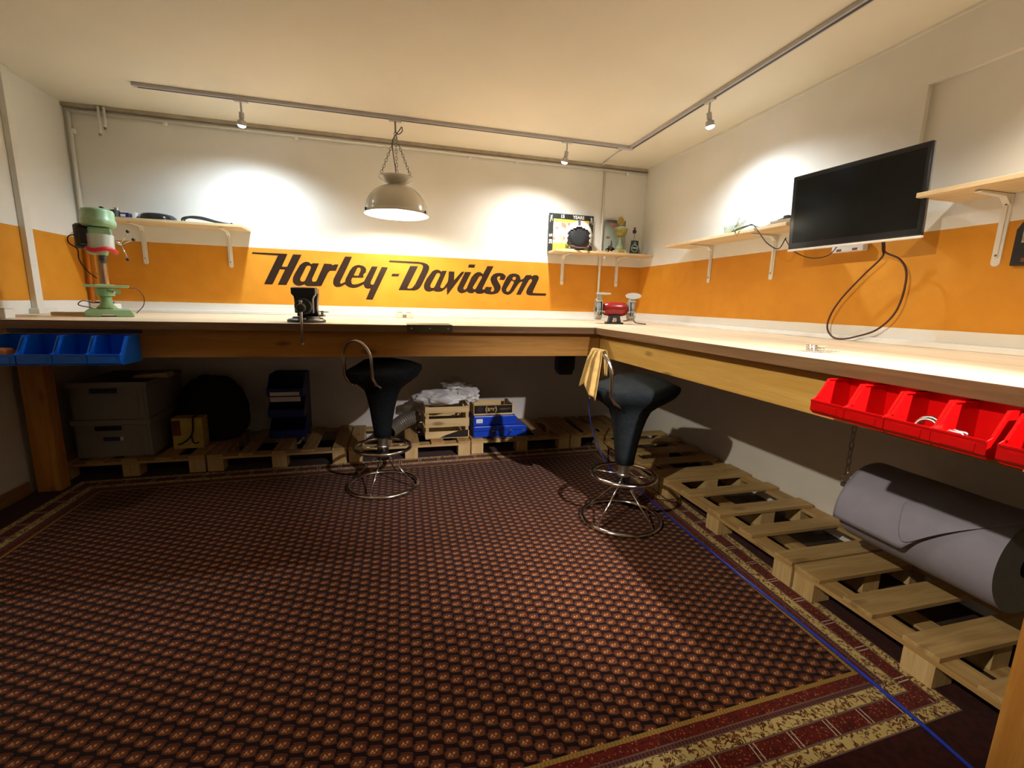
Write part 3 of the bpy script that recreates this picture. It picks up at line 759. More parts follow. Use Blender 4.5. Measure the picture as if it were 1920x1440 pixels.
spotlight('small bluish-glowing spotlight on the right-hand stretch of track', TX, 2.39, ZS, (1.98, 2.34, 1.0), P_SPOT_RIGHT, (0.80, 0.92, 1.0), M_LEDC, 150, 1.0, along='y')
spotlight('spotlight on the right-hand track above the near right bench, out of view', TX, 0.95, ZS, (1.75, 0.85, 1.0), P_SPOT_NEAR, (1.0, 0.92, 0.8), M_LEDW, 140, 1.0, along='y')
spotlight('ceiling spotlight far behind the camera on the right, out of view', 1.345, -0.5, CZ, (0.80, 2.35, 0.0), P_SPOT_REAR, (1.0, 0.92, 0.92), M_LEDW, 40, 1.0)
spotlight('ceiling spotlight over the left part of the rug, out of view', -0.95, 2.02, CZ, (-0.95, 2.15, 0.0), P_SPOT_LEFTREAR, (1.0, 0.90, 0.95), M_LEDW, 48, 0.7)
spotlight('ceiling spotlight by the left wall behind the camera, out of view', -1.15, 0.30, CZ, (1.95, 1.75, 0.25), 90.0, (1.0, 0.90, 0.72), M_LEDW, 46, 0.6)

# ------------------------------------------------------------------ pendant lamp
px, py = 0.052, 3.24
t = thing('pendant_lamp', 'grey enamel dome pendant lamp hanging on three chains over the back bench', 'pendant lamp', (px, py, CZ-0.021))
zr = 1.682-(CZ-0.021)
b = BM(); boxm(b, 0, 0.03, -0.004, 0.08, 0.026, 0.013); obj('adapter', b, M_TRACK, t, bevel=0.002)
b = BM(); tube(b, [(0, 0.03, -0.008), (0, 0.02, -0.05), (0.0, 0, -0.085)], 0.0055, 8); torus(b, 0.010, 0.0022, (0, 0, -0.095), 'y', 20, 6); obj('hook', b, M_GREYPL, t, smooth=True)
b = BM(); R = 0.203; prof = []
for k in range(0, 15):
    a = (PI/2)*k/14*0.86; prof.append((R*math.cos(a)**0.85, zr+0.183*math.sin(a)**0.95 + 0.004))
prof = [(R+0.008, zr-0.002), (R+0.009, zr+0.002), (R+0.001, zr+0.006)] + prof + [(0.050, zr+0.190), (0.056, zr+0.196)]
lathe(b, prof, 56); o = obj('lamp_shade', b, M_SHADE, t, smooth=True)
b = BM(); inn = [(max(0.001, r-0.004), z-0.004) for r, z in prof[3:-2]]; lathe(b, [(R+0.007, zr-0.0022)]+inn+[(0.04, zr+0.162), (0.001, zr+0.163)], 56)
obj('inner_reflector', b, M_SHADEIN, t, smooth=True)
b = BM(); lathe(b, [(0.050, zr+0.190), (0.060, zr+0.196), (0.080, zr+0.206), (0.106, zr+0.224), (0.113, zr+0.230), (0.113, zr+0.234), (0.104, zr+0.230), (0.06, zr+0.210), (0.03, zr+0.20), (0.001, zr+0.198)], 44)
o = obj('top_dish', b, M_SHADE, t, smooth=True)
for k in range(3):
    a = math.radians((200, 330, 85)[k]); rim = Vector((0.100*math.cos(a), 0.100*math.sin(a), zr+0.245)); top = Vector((0, 0, -0.107))
    b = BM(); L = (top-rim).length; n = 13; d = (top-rim).normalized(); s1, s2 = frame_of(d)
    for i in range(n):
        c = rim + (top-rim)*((i+0.5)/n); side = s1 if i % 2 else s2
        pts = []
        for q in range(12):
            an = 2*PI*q/12; pts.append(c + d*math.cos(an)*L/n*0.60 + side*math.sin(an)*0.0075)
        tube(b, pts, 0.0017, 5, closed=True)
    obj('chain', b, M_GREYPL, t, smooth=True)
b = BM(); tube(b, spline([(0, 0, -0.085), (0.02, 0, -0.092), (0.042, 0.01, -0.07), (0.040, 0.01, -0.045), (0.024, 0, -0.07), (0.0, 0, -0.100), (-0.020, 0, -0.14), (-0.016, 0, -0.22), (-0.004, 0, -0.30), (0, 0, zr+0.2)], 6), 0.0028, 7); obj('cord', b, M_CORD, t, smooth=True)
for a in (200, 330, 85):
    a = math.radians(a); b = BM(); boxm(b, (R+0.004)*math.cos(a), (R+0.004)*math.sin(a), zr+0.012, 0.008, 0.008, 0.02); obj('rim_clip', b, M_BLACK, t)
b = BM(); lathe(b, [(0.001, zr+0.160), (0.02, zr+0.158), (0.02, zr+0.11), (0.001, zr+0.108)], 16); obj('socket', b, M_WHITEPL, t)
b = BM(); lathe(b, [(0.001, zr+0.022), (0.015, zr+0.026), (0.027, zr+0.042), (0.029, zr+0.058), (0.024, zr+0.078), (0.015, zr+0.098), (0.014, zr+0.108)], 20); o = obj('bulb', b, M_BULBW, t, smooth=True)

# ------------------------------------------------------------------ screen on the right wall
t = thing('flat_screen', 'black flat screen with a silver lower edge mounted tilted on the right wall', 'television', (0, 0, 0))
tw, th = 0.568, 0.340
b = BM(); boxm(b, 0, 0, 0, tw, 0.022, th); obj('casing', b, M_BLACKGL, t, bevel=0.004)
b = BM(); boxm(b, 0, 0.018, 0, tw*0.8, 0.022, th*0.7); obj('rear_casing', b, M_BLACK, t, bevel=0.008)
b = BM(); boxm(b, 0.002, -0.0115, 0.004, tw-0.036, 0.001, th-0.048); obj('screen_panel', b, soft('screen_glass', (0.006, 0.006, 0.005), 0.16, var=0.05, spec=0.25), t)
b = BM(); boxm(b, 0, -0.002, -th/2-0.005, tw+0.004, 0.020, 0.010); obj('bottom_trim', b, M_WHITEPL, t, bevel=0.003)
b = BM(); boxm(b, tw/2+0.0010, 0.002, 0.01, 0.002, 0.008, th-0.03); obj('side_trim', b, M_GREYPL, t)
b = BM(); boxm(b, 0, 0.085, 0.02, 0.10, 0.11, 0.05); obj('wall_mount', b, M_BLACK, t, bevel=0.003)
yaw, tilt = 0.085, 0.065
rt = Vector((math.sin(yaw), -math.cos(yaw), 0)); nn = Vector((-math.cos(yaw)*math.cos(tilt), -math.sin(yaw)*math.cos(tilt), -math.sin(tilt)))
up = (-nn).cross(rt).normalized()
if up.z < 0: up = -up
mt = Matrix((rt, -nn, up)).transposed().to_4x4(); mt.translation = Vector((1.96, 1.638, 1.602))
t.matrix_world = mt
t = thing('cable', 'dark twisted cable hanging from the screen in a long loop onto the right bench', 'cable', (2.10, 1.60, 1.45))
pl = [(2.10, 1.585, 1.455), (2.11, 1.583, 1.41), (2.115, 1.585, 1.375), (2.12, 1.66, 1.30), (2.12, 1.745, 1.20), (2.12, 1.79, 1.12), (2.12, 1.80, 1.055), (2.115, 1.765, 1.012), (2.10, 1.70, 1.003), (2.115, 1.64, 1.020), (2.12, 1.56, 1.055), (2.12, 1.50, 1.12), (2.12, 1.475, 1.20), (2.12, 1.475, 1.30), (2.12, 1.51, 1.36), (2.115, 1.572, 1.395), (2.11, 1.578, 1.42), (2.10, 1.579, 1.455)]
b = BM(); tube(b, [p-Vector((2.10, 1.60, 1.45)) for p in spline(pl, 8)], 0.0042, 8); obj('cord', b, M_CORDBR, t, smooth=True)
t = thing('cable', 'thin dark cable sagging under the left corner of the screen', 'cable', (2.10, 1.95, 1.44))
pl = [(2.0, 2.01, 1.50), (2.02, 1.975, 1.44), (2.06, 1.93, 1.405), (2.08, 1.88, 1.395), (2.10, 1.83, 1.408), (2.11, 1.795, 1.455)]
b = BM(); tube(b, [p-Vector((2.10, 1.95, 1.44)) for p in spline(pl, 8)], 0.0022, 7); obj('cord', b, M_CORD, t, smooth=True)
t = thing('wall_socket', 'white double wall socket just below the screen', 'socket', (RX, 1.78, 1.442))
b = BM(); box(b, -0.030, 0, -0.08, 0.08, -0.022, 0.022); obj('housing', b, M_WHITEPL, t, bevel=0.003)
for dy in (-0.04, 0.04):
    b = BM(); box(b, -0.0315, -0.030, dy-0.012, dy+0.012, -0.018, -0.008); obj('socket_opening', b, soft('brown_socket', srgb(120, 70, 30), 0.5), t)

# ------------------------------------------------------------------ black box on the right wall
t = thing('wall_box', 'black plastic box with a grey window hanging at the right edge on the orange wall', 'wall box', (RX, 1.155, 1.31))
outer = [(0.0, 0.0), (0.0, 0.125), (-0.012, 0.148), (-0.035, 0.158), (-0.22, 0.158), (-0.24, 0.14), (-0.24, 0.0)]
b = BM(); prism(b, [(y, z) for y, z in outer], -0.032, -0.001, 'x'); obj('body', b, M_BLACK, t, bevel=0.003)
b = BM(); box(b, -0.0345, -0.032, -0.22, -0.022, 0.078, 0.132); obj('window', b, soft('hazy_window', srgb(160, 156, 140), 0.3, var=0.3, scale=50), t)
b = BM(); box(b, -0.0335, -0.0318, -0.2, -0.03, 0.012, 0.026); obj('slot', b, soft('orange_slot', srgb(120, 70, 10), 0.5), t)
b = BM(); box(b, -0.036, -0.032, -0.225, -0.01, 0.060, 0.066); obj('rib', b, M_BLACK, t)

# ------------------------------------------------------------------ drill press
t = thing('drill_press', 'green bench drill press standing at the left end of the back workbench', 'drill press', (-1.505, 3.02, ZN+0.001), math.radians(26))
b = BM(); prism(b, [(-0.105, 0), (-0.040, 0), (-0.034, 0.012), (0.02, 0.012), (0.026, 0), (0.105, 0), (0.102, 0.012), (0.088, 0.038), (-0.082, 0.040), (-0.098, 0.03)], -0.09, 0.14, 'y'); obj('base', b, M_GREEN, t, bevel=0.004)
b = BM(); lathe(b, [(0.046, 0.040), (0.044, 0.048), (0.030, 0.062), (0.026, 0.085), (0.026, 0.11)], 24, (-0.01, 0.06, 0), cap=True); obj('column_foot', b, M_GREEN, t, smooth=True)
b = BM(); cyl(b, (-0.01, 0.06, 0.10), (-0.01, 0.06, 0.47), 0.0255, 24); obj('column', b, M_CHROME, t, smooth=False)
b = BM(); lathe(b, [(0.04, 0.110), (0.042, 0.113), (0.042, 0.150), (0.036, 0.154)], 20, (-0.01, 0.06, 0), cap=True); boxm(b, 0.03, 0.05, 0.135, 0.05, 0.02, 0.024); o = obj('table_bracket', b, M_GREEN, t, bevel=0.001)
b = BM(); boxm(b, 0.0, -0.02, 0.163, 0.185, 0.16, 0.012); obj('table', b, M_GREEN, t, bevel=0.003)
b = BM(); boxm(b, -0.005, -0.02, 0.1705, 0.08, 0.09, 0.003); obj('table_top', b, M_WHITEPL, t)
b = BM(); tube(b, [(0.0, 0.02, 0.14), (0.03, -0.01, 0.13)], 0.006, 8); obj('clamp_screw', b, M_STEEL, t)
# head
b = BM(); prism(b, [(-0.045, 0.37), (0.035, 0.37), (0.048, 0.385), (0.052, 0.42), (0.046, 0.471), (-0.045, 0.471), (-0.050, 0.44)], -0.035, 0.10, 'y'); obj('head', b, M_GREEN, t, bevel=0.008)
b = BM(); lathe(b, [(0.026, 0.37), (0.028, 0.35), (0.024, 0.33), (0.020, 0.325)], 20, (0.0, -0.03, 0), cap=True); obj('quill', b, M_GREEN, t, smooth=True)
b = BM(); lathe(b, [(0.014, 0.326), (0.018, 0.32), (0.018, 0.297), (0.010, 0.283)], 16, (0.0, -0.03, 0), cap=True); obj('chuck', b, M_IRON, t)
b = BM(); lathe(b, [(0.001, 0.568), (0.055, 0.567), (0.066, 0.562), (0.070, 0.552), (0.070, 0.515), (0.0745, 0.509), (0.0745, 0.490), (0.071, 0.480), (0.060, 0.474), (0.001, 0.472)], 40)
for v in b.verts: v.co.y = v.co.y*1.30+0.02
obj('belt_cover', b, M_GREEN, t, smooth=True).data
b = BM(); lathe(b, [(0.006, 0.5675), (0.012, 0.573), (0.010, 0.580), (0.001, 0.582)], 12, (0.02, 0.0, 0), cap=False); obj('cover_knob', b, M_BLACK, t)
b = BM(); lathe(b, [(0.001, -0.065), (0.035, -0.065), (0.046, -0.055), (0.046, 0.055), (0.035, 0.065), (0.001, 0.065)], 24, (-0.062, 0.08, 0.425)); obj('motor', b, M_BLACK, t, smooth=False)
b = BM(); lathe(b, [(0.03, -0.046), (0.036, -0.05), (0.034, -0.075), (0.02, -0.085), (0.001, -0.085)], 20, (-0.03, 0.03, 0.415)); obj('lower_casting', b, M_GREEN, t, smooth=True)
b = BM(); boxm(b, -0.066, -0.04, 0.415, 0.03, 0.05, 0.08); obj('switch_box', b, M_BLACK, t, bevel=0.003)
# shield
b = BM(); N = 20; prof = []
for k in range(N+1):
    a = PI+PI*k/N; prof.append((0.056*math.cos(a), -0.045+0.060*math.sin(a)))
A = [b.verts.new((x, y, 0.352)) for x, y in prof]; B_ = [b.verts.new((x, y, 0.430)) for x, y in prof]
for i in range(N): b.faces.new((A[i], A[i+1], B_[i+1], B_[i]))
o = obj('safety_shield', b, M_CLEAR, t, smooth=True)
b = BM(); tube(b, [(x, y, 0.350+0.006*math.cos(i*0.5)) for i, (x, y) in enumerate(prof)], 0.0125, 8); obj('shield_rim', b, soft('red_rubber_rim', srgb(206, 40, 44), 0.5), o, smooth=True)
b = BM(); tube(b, [(0.05, -0.02, 0.405), (0.085, -0.02, 0.39)], 0.008, 10); hub = obj('feed_hub', b, M_STEEL, t, smooth=True)
for a in (55, 20, -70):
    a = math.radians(a); p1 = Vector((0.083+0.05*0.35*math.cos(a)*1.3, -0.02-0.05*0.2, 0.39)); 
    e = Vector((0.083+0.075*math.cos(a)*0.75, -0.05, 0.39+0.085*math.sin(a)))
    b = BM(); tube(b, [(0.083, -0.02, 0.39), e], 0.0028, 8); h = obj('feed_lever', b, M_CHROME, t, smooth=True)
    b = BM(); lathe(b, [(0.001, -0.009), (0.006, -0.007), (0.0095, 0), (0.006, 0.007), (0.001, 0.009)], 12, e); obj('lever_knob', b, M_BLACK, h, smooth=True)
b = BM(); tube(b, spline([(-0.08, 0.05, 0.43), (-0.125, 0.06, 0.42), (-0.13, 0.07, 0.385), (-0.10, 0.08, 0.355), (-0.098, 0.08, 0.30), (-0.07, 0.08, 0.24), (-0.02, 0.09, 0.19)], 8), 0.003, 7); obj('power_cord', b, M_CORD, t, smooth=True)
b = BM(); tube(b, spline([(0.09, 0.03, 0.158), (0.13, 0.04, 0.152), (0.155, 0.04, 0.11), (0.15, 0.05, 0.06), (0.115, 0.05, 0.015)], 8), 0.0022, 7); obj('thin_cable', b, M_CORDBR, t, smooth=True)

t = thing('switch_box', 'small dark-faced white switch box behind the drill press on the bench', 'switch box', (-1.72, 3.42, ZN+0.001))
b = BM(); boxm(b, 0, 0, 0.03, 0.12, 0.09, 0.06); obj('housing', b, M_WHITEPL, t, bevel=0.004)
b = BM(); boxm(b, 0, -0.01, 0.066, 0.08, 0.05, 0.010); obj('face', b, soft('dark_blue_face', srgb(30, 36, 58), 0.4), t, bevel=0.002)
b = BM(); tube(b, spline([(-0.04, -0.03, 0.06), (-0.09, -0.05, 0.075), (-0.11, -0.06, 0.05), (-0.03, -0.1, 0.035), (0.08, -0.16, 0.01)], 8), 0.003, 6); obj('cord', b, M_CORD, t, smooth=True)
t = thing('junction_box', 'small white plastic box at the left edge of the frame on the back bench', 'junction box', (-1.74, 2.63, ZN+0.001))
b = BM(); boxm(b, 0, 0, 0.022, 0.085, 0.06, 0.044); obj('body', b, M_WHITEPL, t, bevel=0.004)
b = BM(); boxm(b, 0, 0, 0.0465, 0.088, 0.063, 0.005); obj('lid', b, M_WHITEPL, t, bevel=0.002)
o = BM(); boxm(o, 0, 0, 0.009, 0.16, 0.04, 0.018)
tag(obj('wood_offcut', o, M_SHELF, loc=(-1.70, 3.05, ZN+0.001)), 'flat pale wooden offcut lying on the bench left of the drill press', 'wood offcut')
tag(obj('table_socket', (lambda b: (prism(b, [(-0.065, 0), (0.065, 0), (0.062, 0.038), (-0.062, 0.038)], -0.03, 0.03, 'y'), b)[1])(BM()), M_CREAM, loc=(0.10, 3.52, ZN+0.001), bevel=0.003), 'low cream socket block standing on the back bench behind the steel edge plate', 'socket block')
so = bpy.data.objects['table_socket']
for x, z, w_, h_ in ((-0.034, 0.040, 0.036, 0.006), (0.030, 0.040, 0.036, 0.006)):
    b = BM(); boxm(b, x, -0.005, z, w_, 0.04, h_); obj('switch', b, M_GREYPL, so)
b = BM(); boxm(b, 0, -0.031, 0.014, 0.028, 0.003, 0.022); obj('outlet', b, M_GREYPL, so)

# ------------------------------------------------------------------ bench vise
t = thing('bench_vise', 'heavy grey-blue bench vise bolted to the front of the back workbench', 'vise', (-0.445, 2.70, ZN+0.001))
b = BM(); lathe(b, [(0.001, 0), (0.098, 0), (0.098, 0.012), (0.090, 0.017), (0.072, 0.020), (0.068, 0.030), (0.001, 0.030)], 36)
for v in b.verts: v.co.y *= 0.95
obj('base', b, M_IRON, t, smooth=False, bevel=0.002)
for a in (30, 150, 270):
    a = math.radians(a); b = BM(); lathe(b, [(0.009, 0.016), (0.009, 0.024), (0.001, 0.024)], 6, (0.083*math.cos(a), 0.083*0.93*math.sin(a), 0)); obj('bolt', b, M_STEEL, t)
b = BM(); prism(b, [(-0.052, 0.0305), (0.06, 0.0305), (0.052, 0.07), (0.056, 0.12), (0.060, 0.15), (0.060, 0.185), (-0.060, 0.185), (-0.060, 0.15), (-0.05, 0.12), (-0.046, 0.07)], 0.015, 0.075, 'y'); obj('fixed_jaw', b, M_VISE, t, bevel=0.006)
b = BM(); prism(b, [(-0.045, 0.05), (0.045, 0.05), (0.045, 0.125), (0.052, 0.14), (0.060, 0.148), (0.060, 0.183), (-0.060, 0.183), (-0.060, 0.150), (-0.048, 0.138), (-0.045, 0.12)], -0.075, -0.020, 'y'); obj('moving_jaw', b, M_VISE, t, bevel=0.005)
for y0, y1 in ((-0.020, -0.010), (0.005, 0.015)):
    b = BM(); box(b, -0.061, 0.061, y0, y1, 0.155, 0.187); obj('jaw_plate', b, M_STEEL, t, bevel=0.001)
b = BM(); box(b, -0.03, 0.03, -0.0705, 0.12, 0.055, 0.115); obj('slide', b, M_STEEL, t, bevel=0.004)
b = BM(); lathe(b, [(0.001, -0.098), (0.038, -0.096), (0.043, -0.09), (0.043, -0.076)], 28, (0, 0, 0.085), 'y', cap=False); obj('nose', b, M_VISE, t, smooth=False)
b = BM(); lathe(b, [(0.001, -0.150), (0.018, -0.149), (0.022, -0.145), (0.022, -0.112), (0.014, -0.108), (0.014, -0.098)], 24, (-0.004, 0, 0.08), 'y'); obj('screw_head', b, M_IRON, t)
b = BM(); tube(b, [(-0.004, -0.130, 0.110), (0.0, -0.160, -0.105)], 0.0065, 10); h = obj('handle', b, M_STEEL, t, smooth=True)
b = BM(); lathe(b, [(0.001, -0.006), (0.008, -0.005), (0.009, 0), (0.008, 0.005), (0.001, 0.006)], 12, (-0.004, -0.130, 0.112)); lathe(b, [(0.001, -0.006), (0.008, -0.005), (0.009, 0), (0.008, 0.005), (0.001, 0.006)], 12, (0.0, -0.160, -0.107)); obj('handle_end', b, M_STEEL, h)
b = BM(); lathe(b, [(0.018, 0.030), (0.018, 0.040), (0.008, 0.042), (0.008, 0.062), (0.001, 0.062)], 16, (0.078, 0.02, 0)); tube(b, [(0.062, 0.02, 0.058), (0.112, 0.012, 0.055)], 0.0028, 7); obj('swivel_lock', b, M_STEEL, t)

# ------------------------------------------------------------------ bench grinder
t = thing('bench_grinder', 'red double-wheeled bench grinder with grey guards standing in the bench corner', 'grinder', (1.625, 3.12, ZN+0.001), math.radians(-18))
b = BM(); box(b, -0.062, 0.062, -0.06, 0.06, 0, 0.012); obj('base_plate', b, M_BLACK, t, bevel=0.003)
b = BM(); prism(b, [(-0.045, 0.012), (-0.018, 0.012), (-0.012, 0.045), (0.012, 0.045), (0.02, 0.012), (0.046, 0.012), (0.034, 0.065), (-0.034, 0.065)], -0.045, 0.045, 'y'); obj('pedestal', b, M_VISE, t, bevel=0.002)
b = BM(); boxm(b, 0, -0.047, 0.030, 0.022, 0.003, 0.028); obj('rating_plate', b, soft('pink_label', srgb(200, 150, 136), 0.5), t)
b = BM(); lathe(b, [(0.001, -0.092), (0.036, -0.090), (0.047, -0.075), (0.053, -0.045), (0.053, 0.045), (0.047, 0.075), (0.036, 0.090), (0.001, 0.092)], 32, (0, 0, 0.108), 'x'); obj('motor_housing', b, M_REDMET, t, smooth=True)
for s in (-1, 1):
    b = BM(); x0 = s*0.122
    n = 24; pts = []
    for k in range(n+1):
        a = math.radians(215+275*k/n); pts.append((0.078*math.cos(a), 0.105+0.078*math.sin(a)))
    inn = [(p[0]*0.90, 0.105+(p[1]-0.105)*0.90) for p in pts[::-1]]
    prism(b, [(p[0], p[1]) for p in pts+inn], x0-0.022, x0+0.022, 'x')
    lathe(b, [(0.001, s*0.0985), (0.072, s*0.0985), (0.074, s*0.1005), (0.072, s*0.1025), (0.001, s*0.1025)], 28, (0, 0, 0.105), 'x')
    obj('wheel_guard', b, M_GUARD, t, bevel=0.0015)
    b = BM(); lathe(b, [(0.001, x0-0.011), (0.068, x0-0.011), (0.069, x0-0.009), (0.069, x0+0.009), (0.068, x0+0.011), (0.001, x0+0.011)], 32, (0, 0, 0.105), 'x'); obj('grinding_wheel', b, soft('grinding_stone', srgb(140, 142, 144), 0.9, var=0.1, scale=90), t)
    b = BM(); lathe(b, [(0.001, s*0.148), (0.014, s*0.147), (0.018, s*0.140), (0.018, s*0.134)], 16, (0, 0, 0.105), 'x'); obj('axle_nut', b, M_IRON, t)
    b = BM(); boxm(b, s*0.11, -0.085, 0.092, 0.05, 0.03, 0.006); boxm(b, s*0.09, -0.07, 0.086, 0.008, 0.06, 0.010); obj('tool_rest', b, M_GUARD, t, bevel=0.001)
    b = BM(); boxm(b, x0, -0.030, 0.193, 0.034, 0.024, 0.050); obj('shield_bracket', b, M_GUARD, t, bevel=0.003)
    b = BM()
    prof = [(0.058*math.cos(a), (0.022 if s > 0 else 0.008)*math.sin(a)) for a in [2*PI*k/28 for k in range(28)]]
    prism(b, [(x0+(0.0 if s > 0 else 0.025)+p, 0.208+q + (0 if s > 0 else 0.012)) for p, q in prof], -0.050, -0.046, 'y'); obj('eye_shield', b, M_CLEAR, t)
b = BM(); tube(b, spline([(0.08, 0.05, 0.02), (0.15, 0.06, 0.03), (0.17, 0.05, 0.012), (0.21, 0.03, 0.006), (0.24, 0.0, 0.004)], 8), 0.0035, 7); obj('power_cord', b, M_CORD, t, smooth=True)
# ------------------------------------------------------------------ keys
t = thing('key_bunch', 'bunch of keys with a metal ring lying near the edge of the right bench', 'keys', (1.415, 1.205, ZN+0.001), math.radians(-22)); t.scale = (1.1, 1.1, 1.6)
b = BM()
for k in range(4): torus(b, 0.014, 0.0016, (-0.032, 0.0+0.001*k, 0.0025+k*0.0034), 'z', 20, 6)
obj('ring', b, M_CHROME, t, smooth=True)
for k, (a, L, z) in enumerate(((-10, 0.055, 0.002), (14, 0.05, 0.005), (-35, 0.045, 0.008), (40, 0.035, 0.011))):
    b = BM(); a = math.radians(a)
    lathe(b, [(0.004, 0.0), (0.0105, 0.0), (0.0105, 0.002), (0.004, 0.002), (0.004, 0.0)], 16, (0, 0, 0)); box(b, 0.009, L*0.95, -0.003, 0.003, 0, 0.002)
    for q in range(3): box(b, L*0.5+q*0.007, L*0.5+q*0.007+0.003, -0.0055, -0.003, 0, 0.002)
    for v in b.verts:
        x, y = v.co.x, v.co.y; v.co.x = x*math.cos(a)-y*math.sin(a)-0.008; v.co.y = x*math.sin(a)+y*math.cos(a); v.co.z += z
    obj('key', b, M_GOLDPALE if k % 2 else M_STEEL, t)

# ------------------------------------------------------------------ open-fronted storage bins
def bin_geo(W, D, H, th=0.0025):
    """x: width centred, y: 0 (front) .. D (back), z: 0..H"""
    hw = W/2
    side = [(0.0, 0.010), (0.0, H*0.40), (D*0.10, H*0.46), (D*0.34, H*0.92), (D*0.36, H), (D, H), (D, 0.0), (D*0.10, 0.0)]
    g = {}
    b = BM(); prism(b, side, -hw, -hw+th, 'x'); prism(b, side, hw-th, hw, 'x')
    box(b, -hw+th, hw-th, D-th, D, 0, H); box(b, -hw+th, hw-th, D*0.08, D-th, 0, th)
    prism(b, [(0.0, 0.010), (0.0, H*0.40), (th, H*0.40), (th+0.002, 0.012), (D*0.10, th), (D*0.10, 0.0)], -hw+th, hw-th, 'x')
    g['tray'] = b
    b = BM()
    for s in (-1, 1):
        prism(b, [(s*(hw-0.007), H), (s*hw, H), (s*hw, H-0.003), (s*(hw-0.007), H-0.003)], D*0.36, D, 'y')
        prism(b, [(D*0.12, H*0.47), (D*0.36, H), (D*0.36+0.005, H), (D*0.12+0.006, H*0.45)], s*(hw-0.006), s*hw, 'x')
    box(b, -hw+0.001, hw-0.001, -0.003, 0.0, H*0.36, H*0.40+0.001)
    g['rim'] = b
    b = BM(); box(b, -hw+0.018, hw-0.018, -0.0025, 0.0, 0.012, H*0.30); g['label_strip'] = b
    return g
def storage_bin(label, group, mat, W, D, H, loc, rz, lipmat=None):
    t = thing('storage_bin', label, 'storage bin', loc, rz, group)
    for k, b in bin_geo(W, D, H).items(): obj(k, b, mat, t)
    return t
# red, fronts towards -x
ry = [(0.928, 'farthest red bin hanging on the right bench beam, nearest the keys'),
      (0.829, 'second red bin from the far end on the right bench beam'),
      (0.730, 'middle red bin on the right bench beam holding grey washers'),
      (0.632, 'fourth red bin from the far end on the right bench beam holding two clips'),
      (0.520, 'nearest red bin on the right bench beam, cut by the picture edge')]
b0 = None
for y, lab in ry:
    if b0 is None: b0 = storage_bin(lab, 'red storage bins under the right bench', M_RED, 0.097, 0.135, 0.098, (1.132, y, 0.850), -PI/2)
    else: dup(b0, (1.132, y, 0.850), -PI/2, lab)
bxs = [(-1.640, 'leftmost blue bin under the back bench, holding a tan object, cut by the picture edge'),
       (-1.511, 'second blue bin from the left under the back bench edge'),
       (-1.383, 'third blue bin from the left under the back bench edge'),
       (-1.255, 'rightmost blue bin hanging under the back bench edge')]
b0 = None
for x, lab in bxs:
    if b0 is None: b0 = storage_bin(lab, 'blue storage bins under the back bench', M_BLUE, 0.124, 0.185, 0.128, (x, 2.427, 0.800), 0)
    else: dup(b0, (x, 2.427, 0.800), 0, lab)
o = BM(); box(o, -0.42, 0.13, 0, 0.0025, 0.0, 0.020)
o = BM(); box(o, 1.268, 1.2705, 0.46, 0.99, 0.93, 0.9535); tag(obj('bin_rail', o, M_BLACK), 'thin dark rail on the right beam carrying the red bins', 'rail')
o = BM(); box(o, -1.71, -1.18, 2.6125, 2.6145, 0.932, 0.9535); tag(obj('bin_rail', o, M_BLACK), 'thin dark rail on the back beam carrying the blue bins', 'rail')
# contents
for k, (dy, dz) in enumerate(((0.0, 0), (0.010, 0.004), (0.022, 0.001))):
    b = BM(); torus(b, 0.020, 0.0038, (0, 0, 0), 'y', 24, 8)
    o = obj('washer', b, M_STEEL, smooth=True, loc=(1.175+dy, 0.718+dy*0.2, 0.877+dz)); o.rotation_euler = (0.25, 0, PI/2+0.3)
    tag(o, 'grey metal ring in the middle red bin', 'washer', 'metal rings in the middle red bin')
for k in range(2):
    b = BM(); pts = [(0, -0.014, 0.0), (0, -0.014, 0.02), (0, -0.008, 0.028), (0, 0.010, 0.030), (0, 0.018, 0.024)]
    tube(b, pts, 0.0032, 7); o = obj('clip', b, M_STEEL, smooth=True, loc=(1.165+k*0.014, 0.655, 0.8565)); o.rotation_euler = (0, 0, 0.3)
    tag(o, 'bent grey metal clip in the fourth red bin', 'clip', 'metal clips in the fourth red bin')
b = BM(); bmesh.ops.create_icosphere(b, subdivisions=3, radius=0.042)
for v in b.verts:
    n = noise.noise(v.co*40)*0.012; v.co += v.co.normalized()*n; v.co.z *= 0.75
o = obj('glove', b, soft('tan_leather', srgb(196, 120, 60), 0.8, var=0.15), smooth=True, loc=(-1.655, 2.50, 0.842)); tag(o, 'crumpled tan leather item lying in the leftmost blue bin', 'glove')

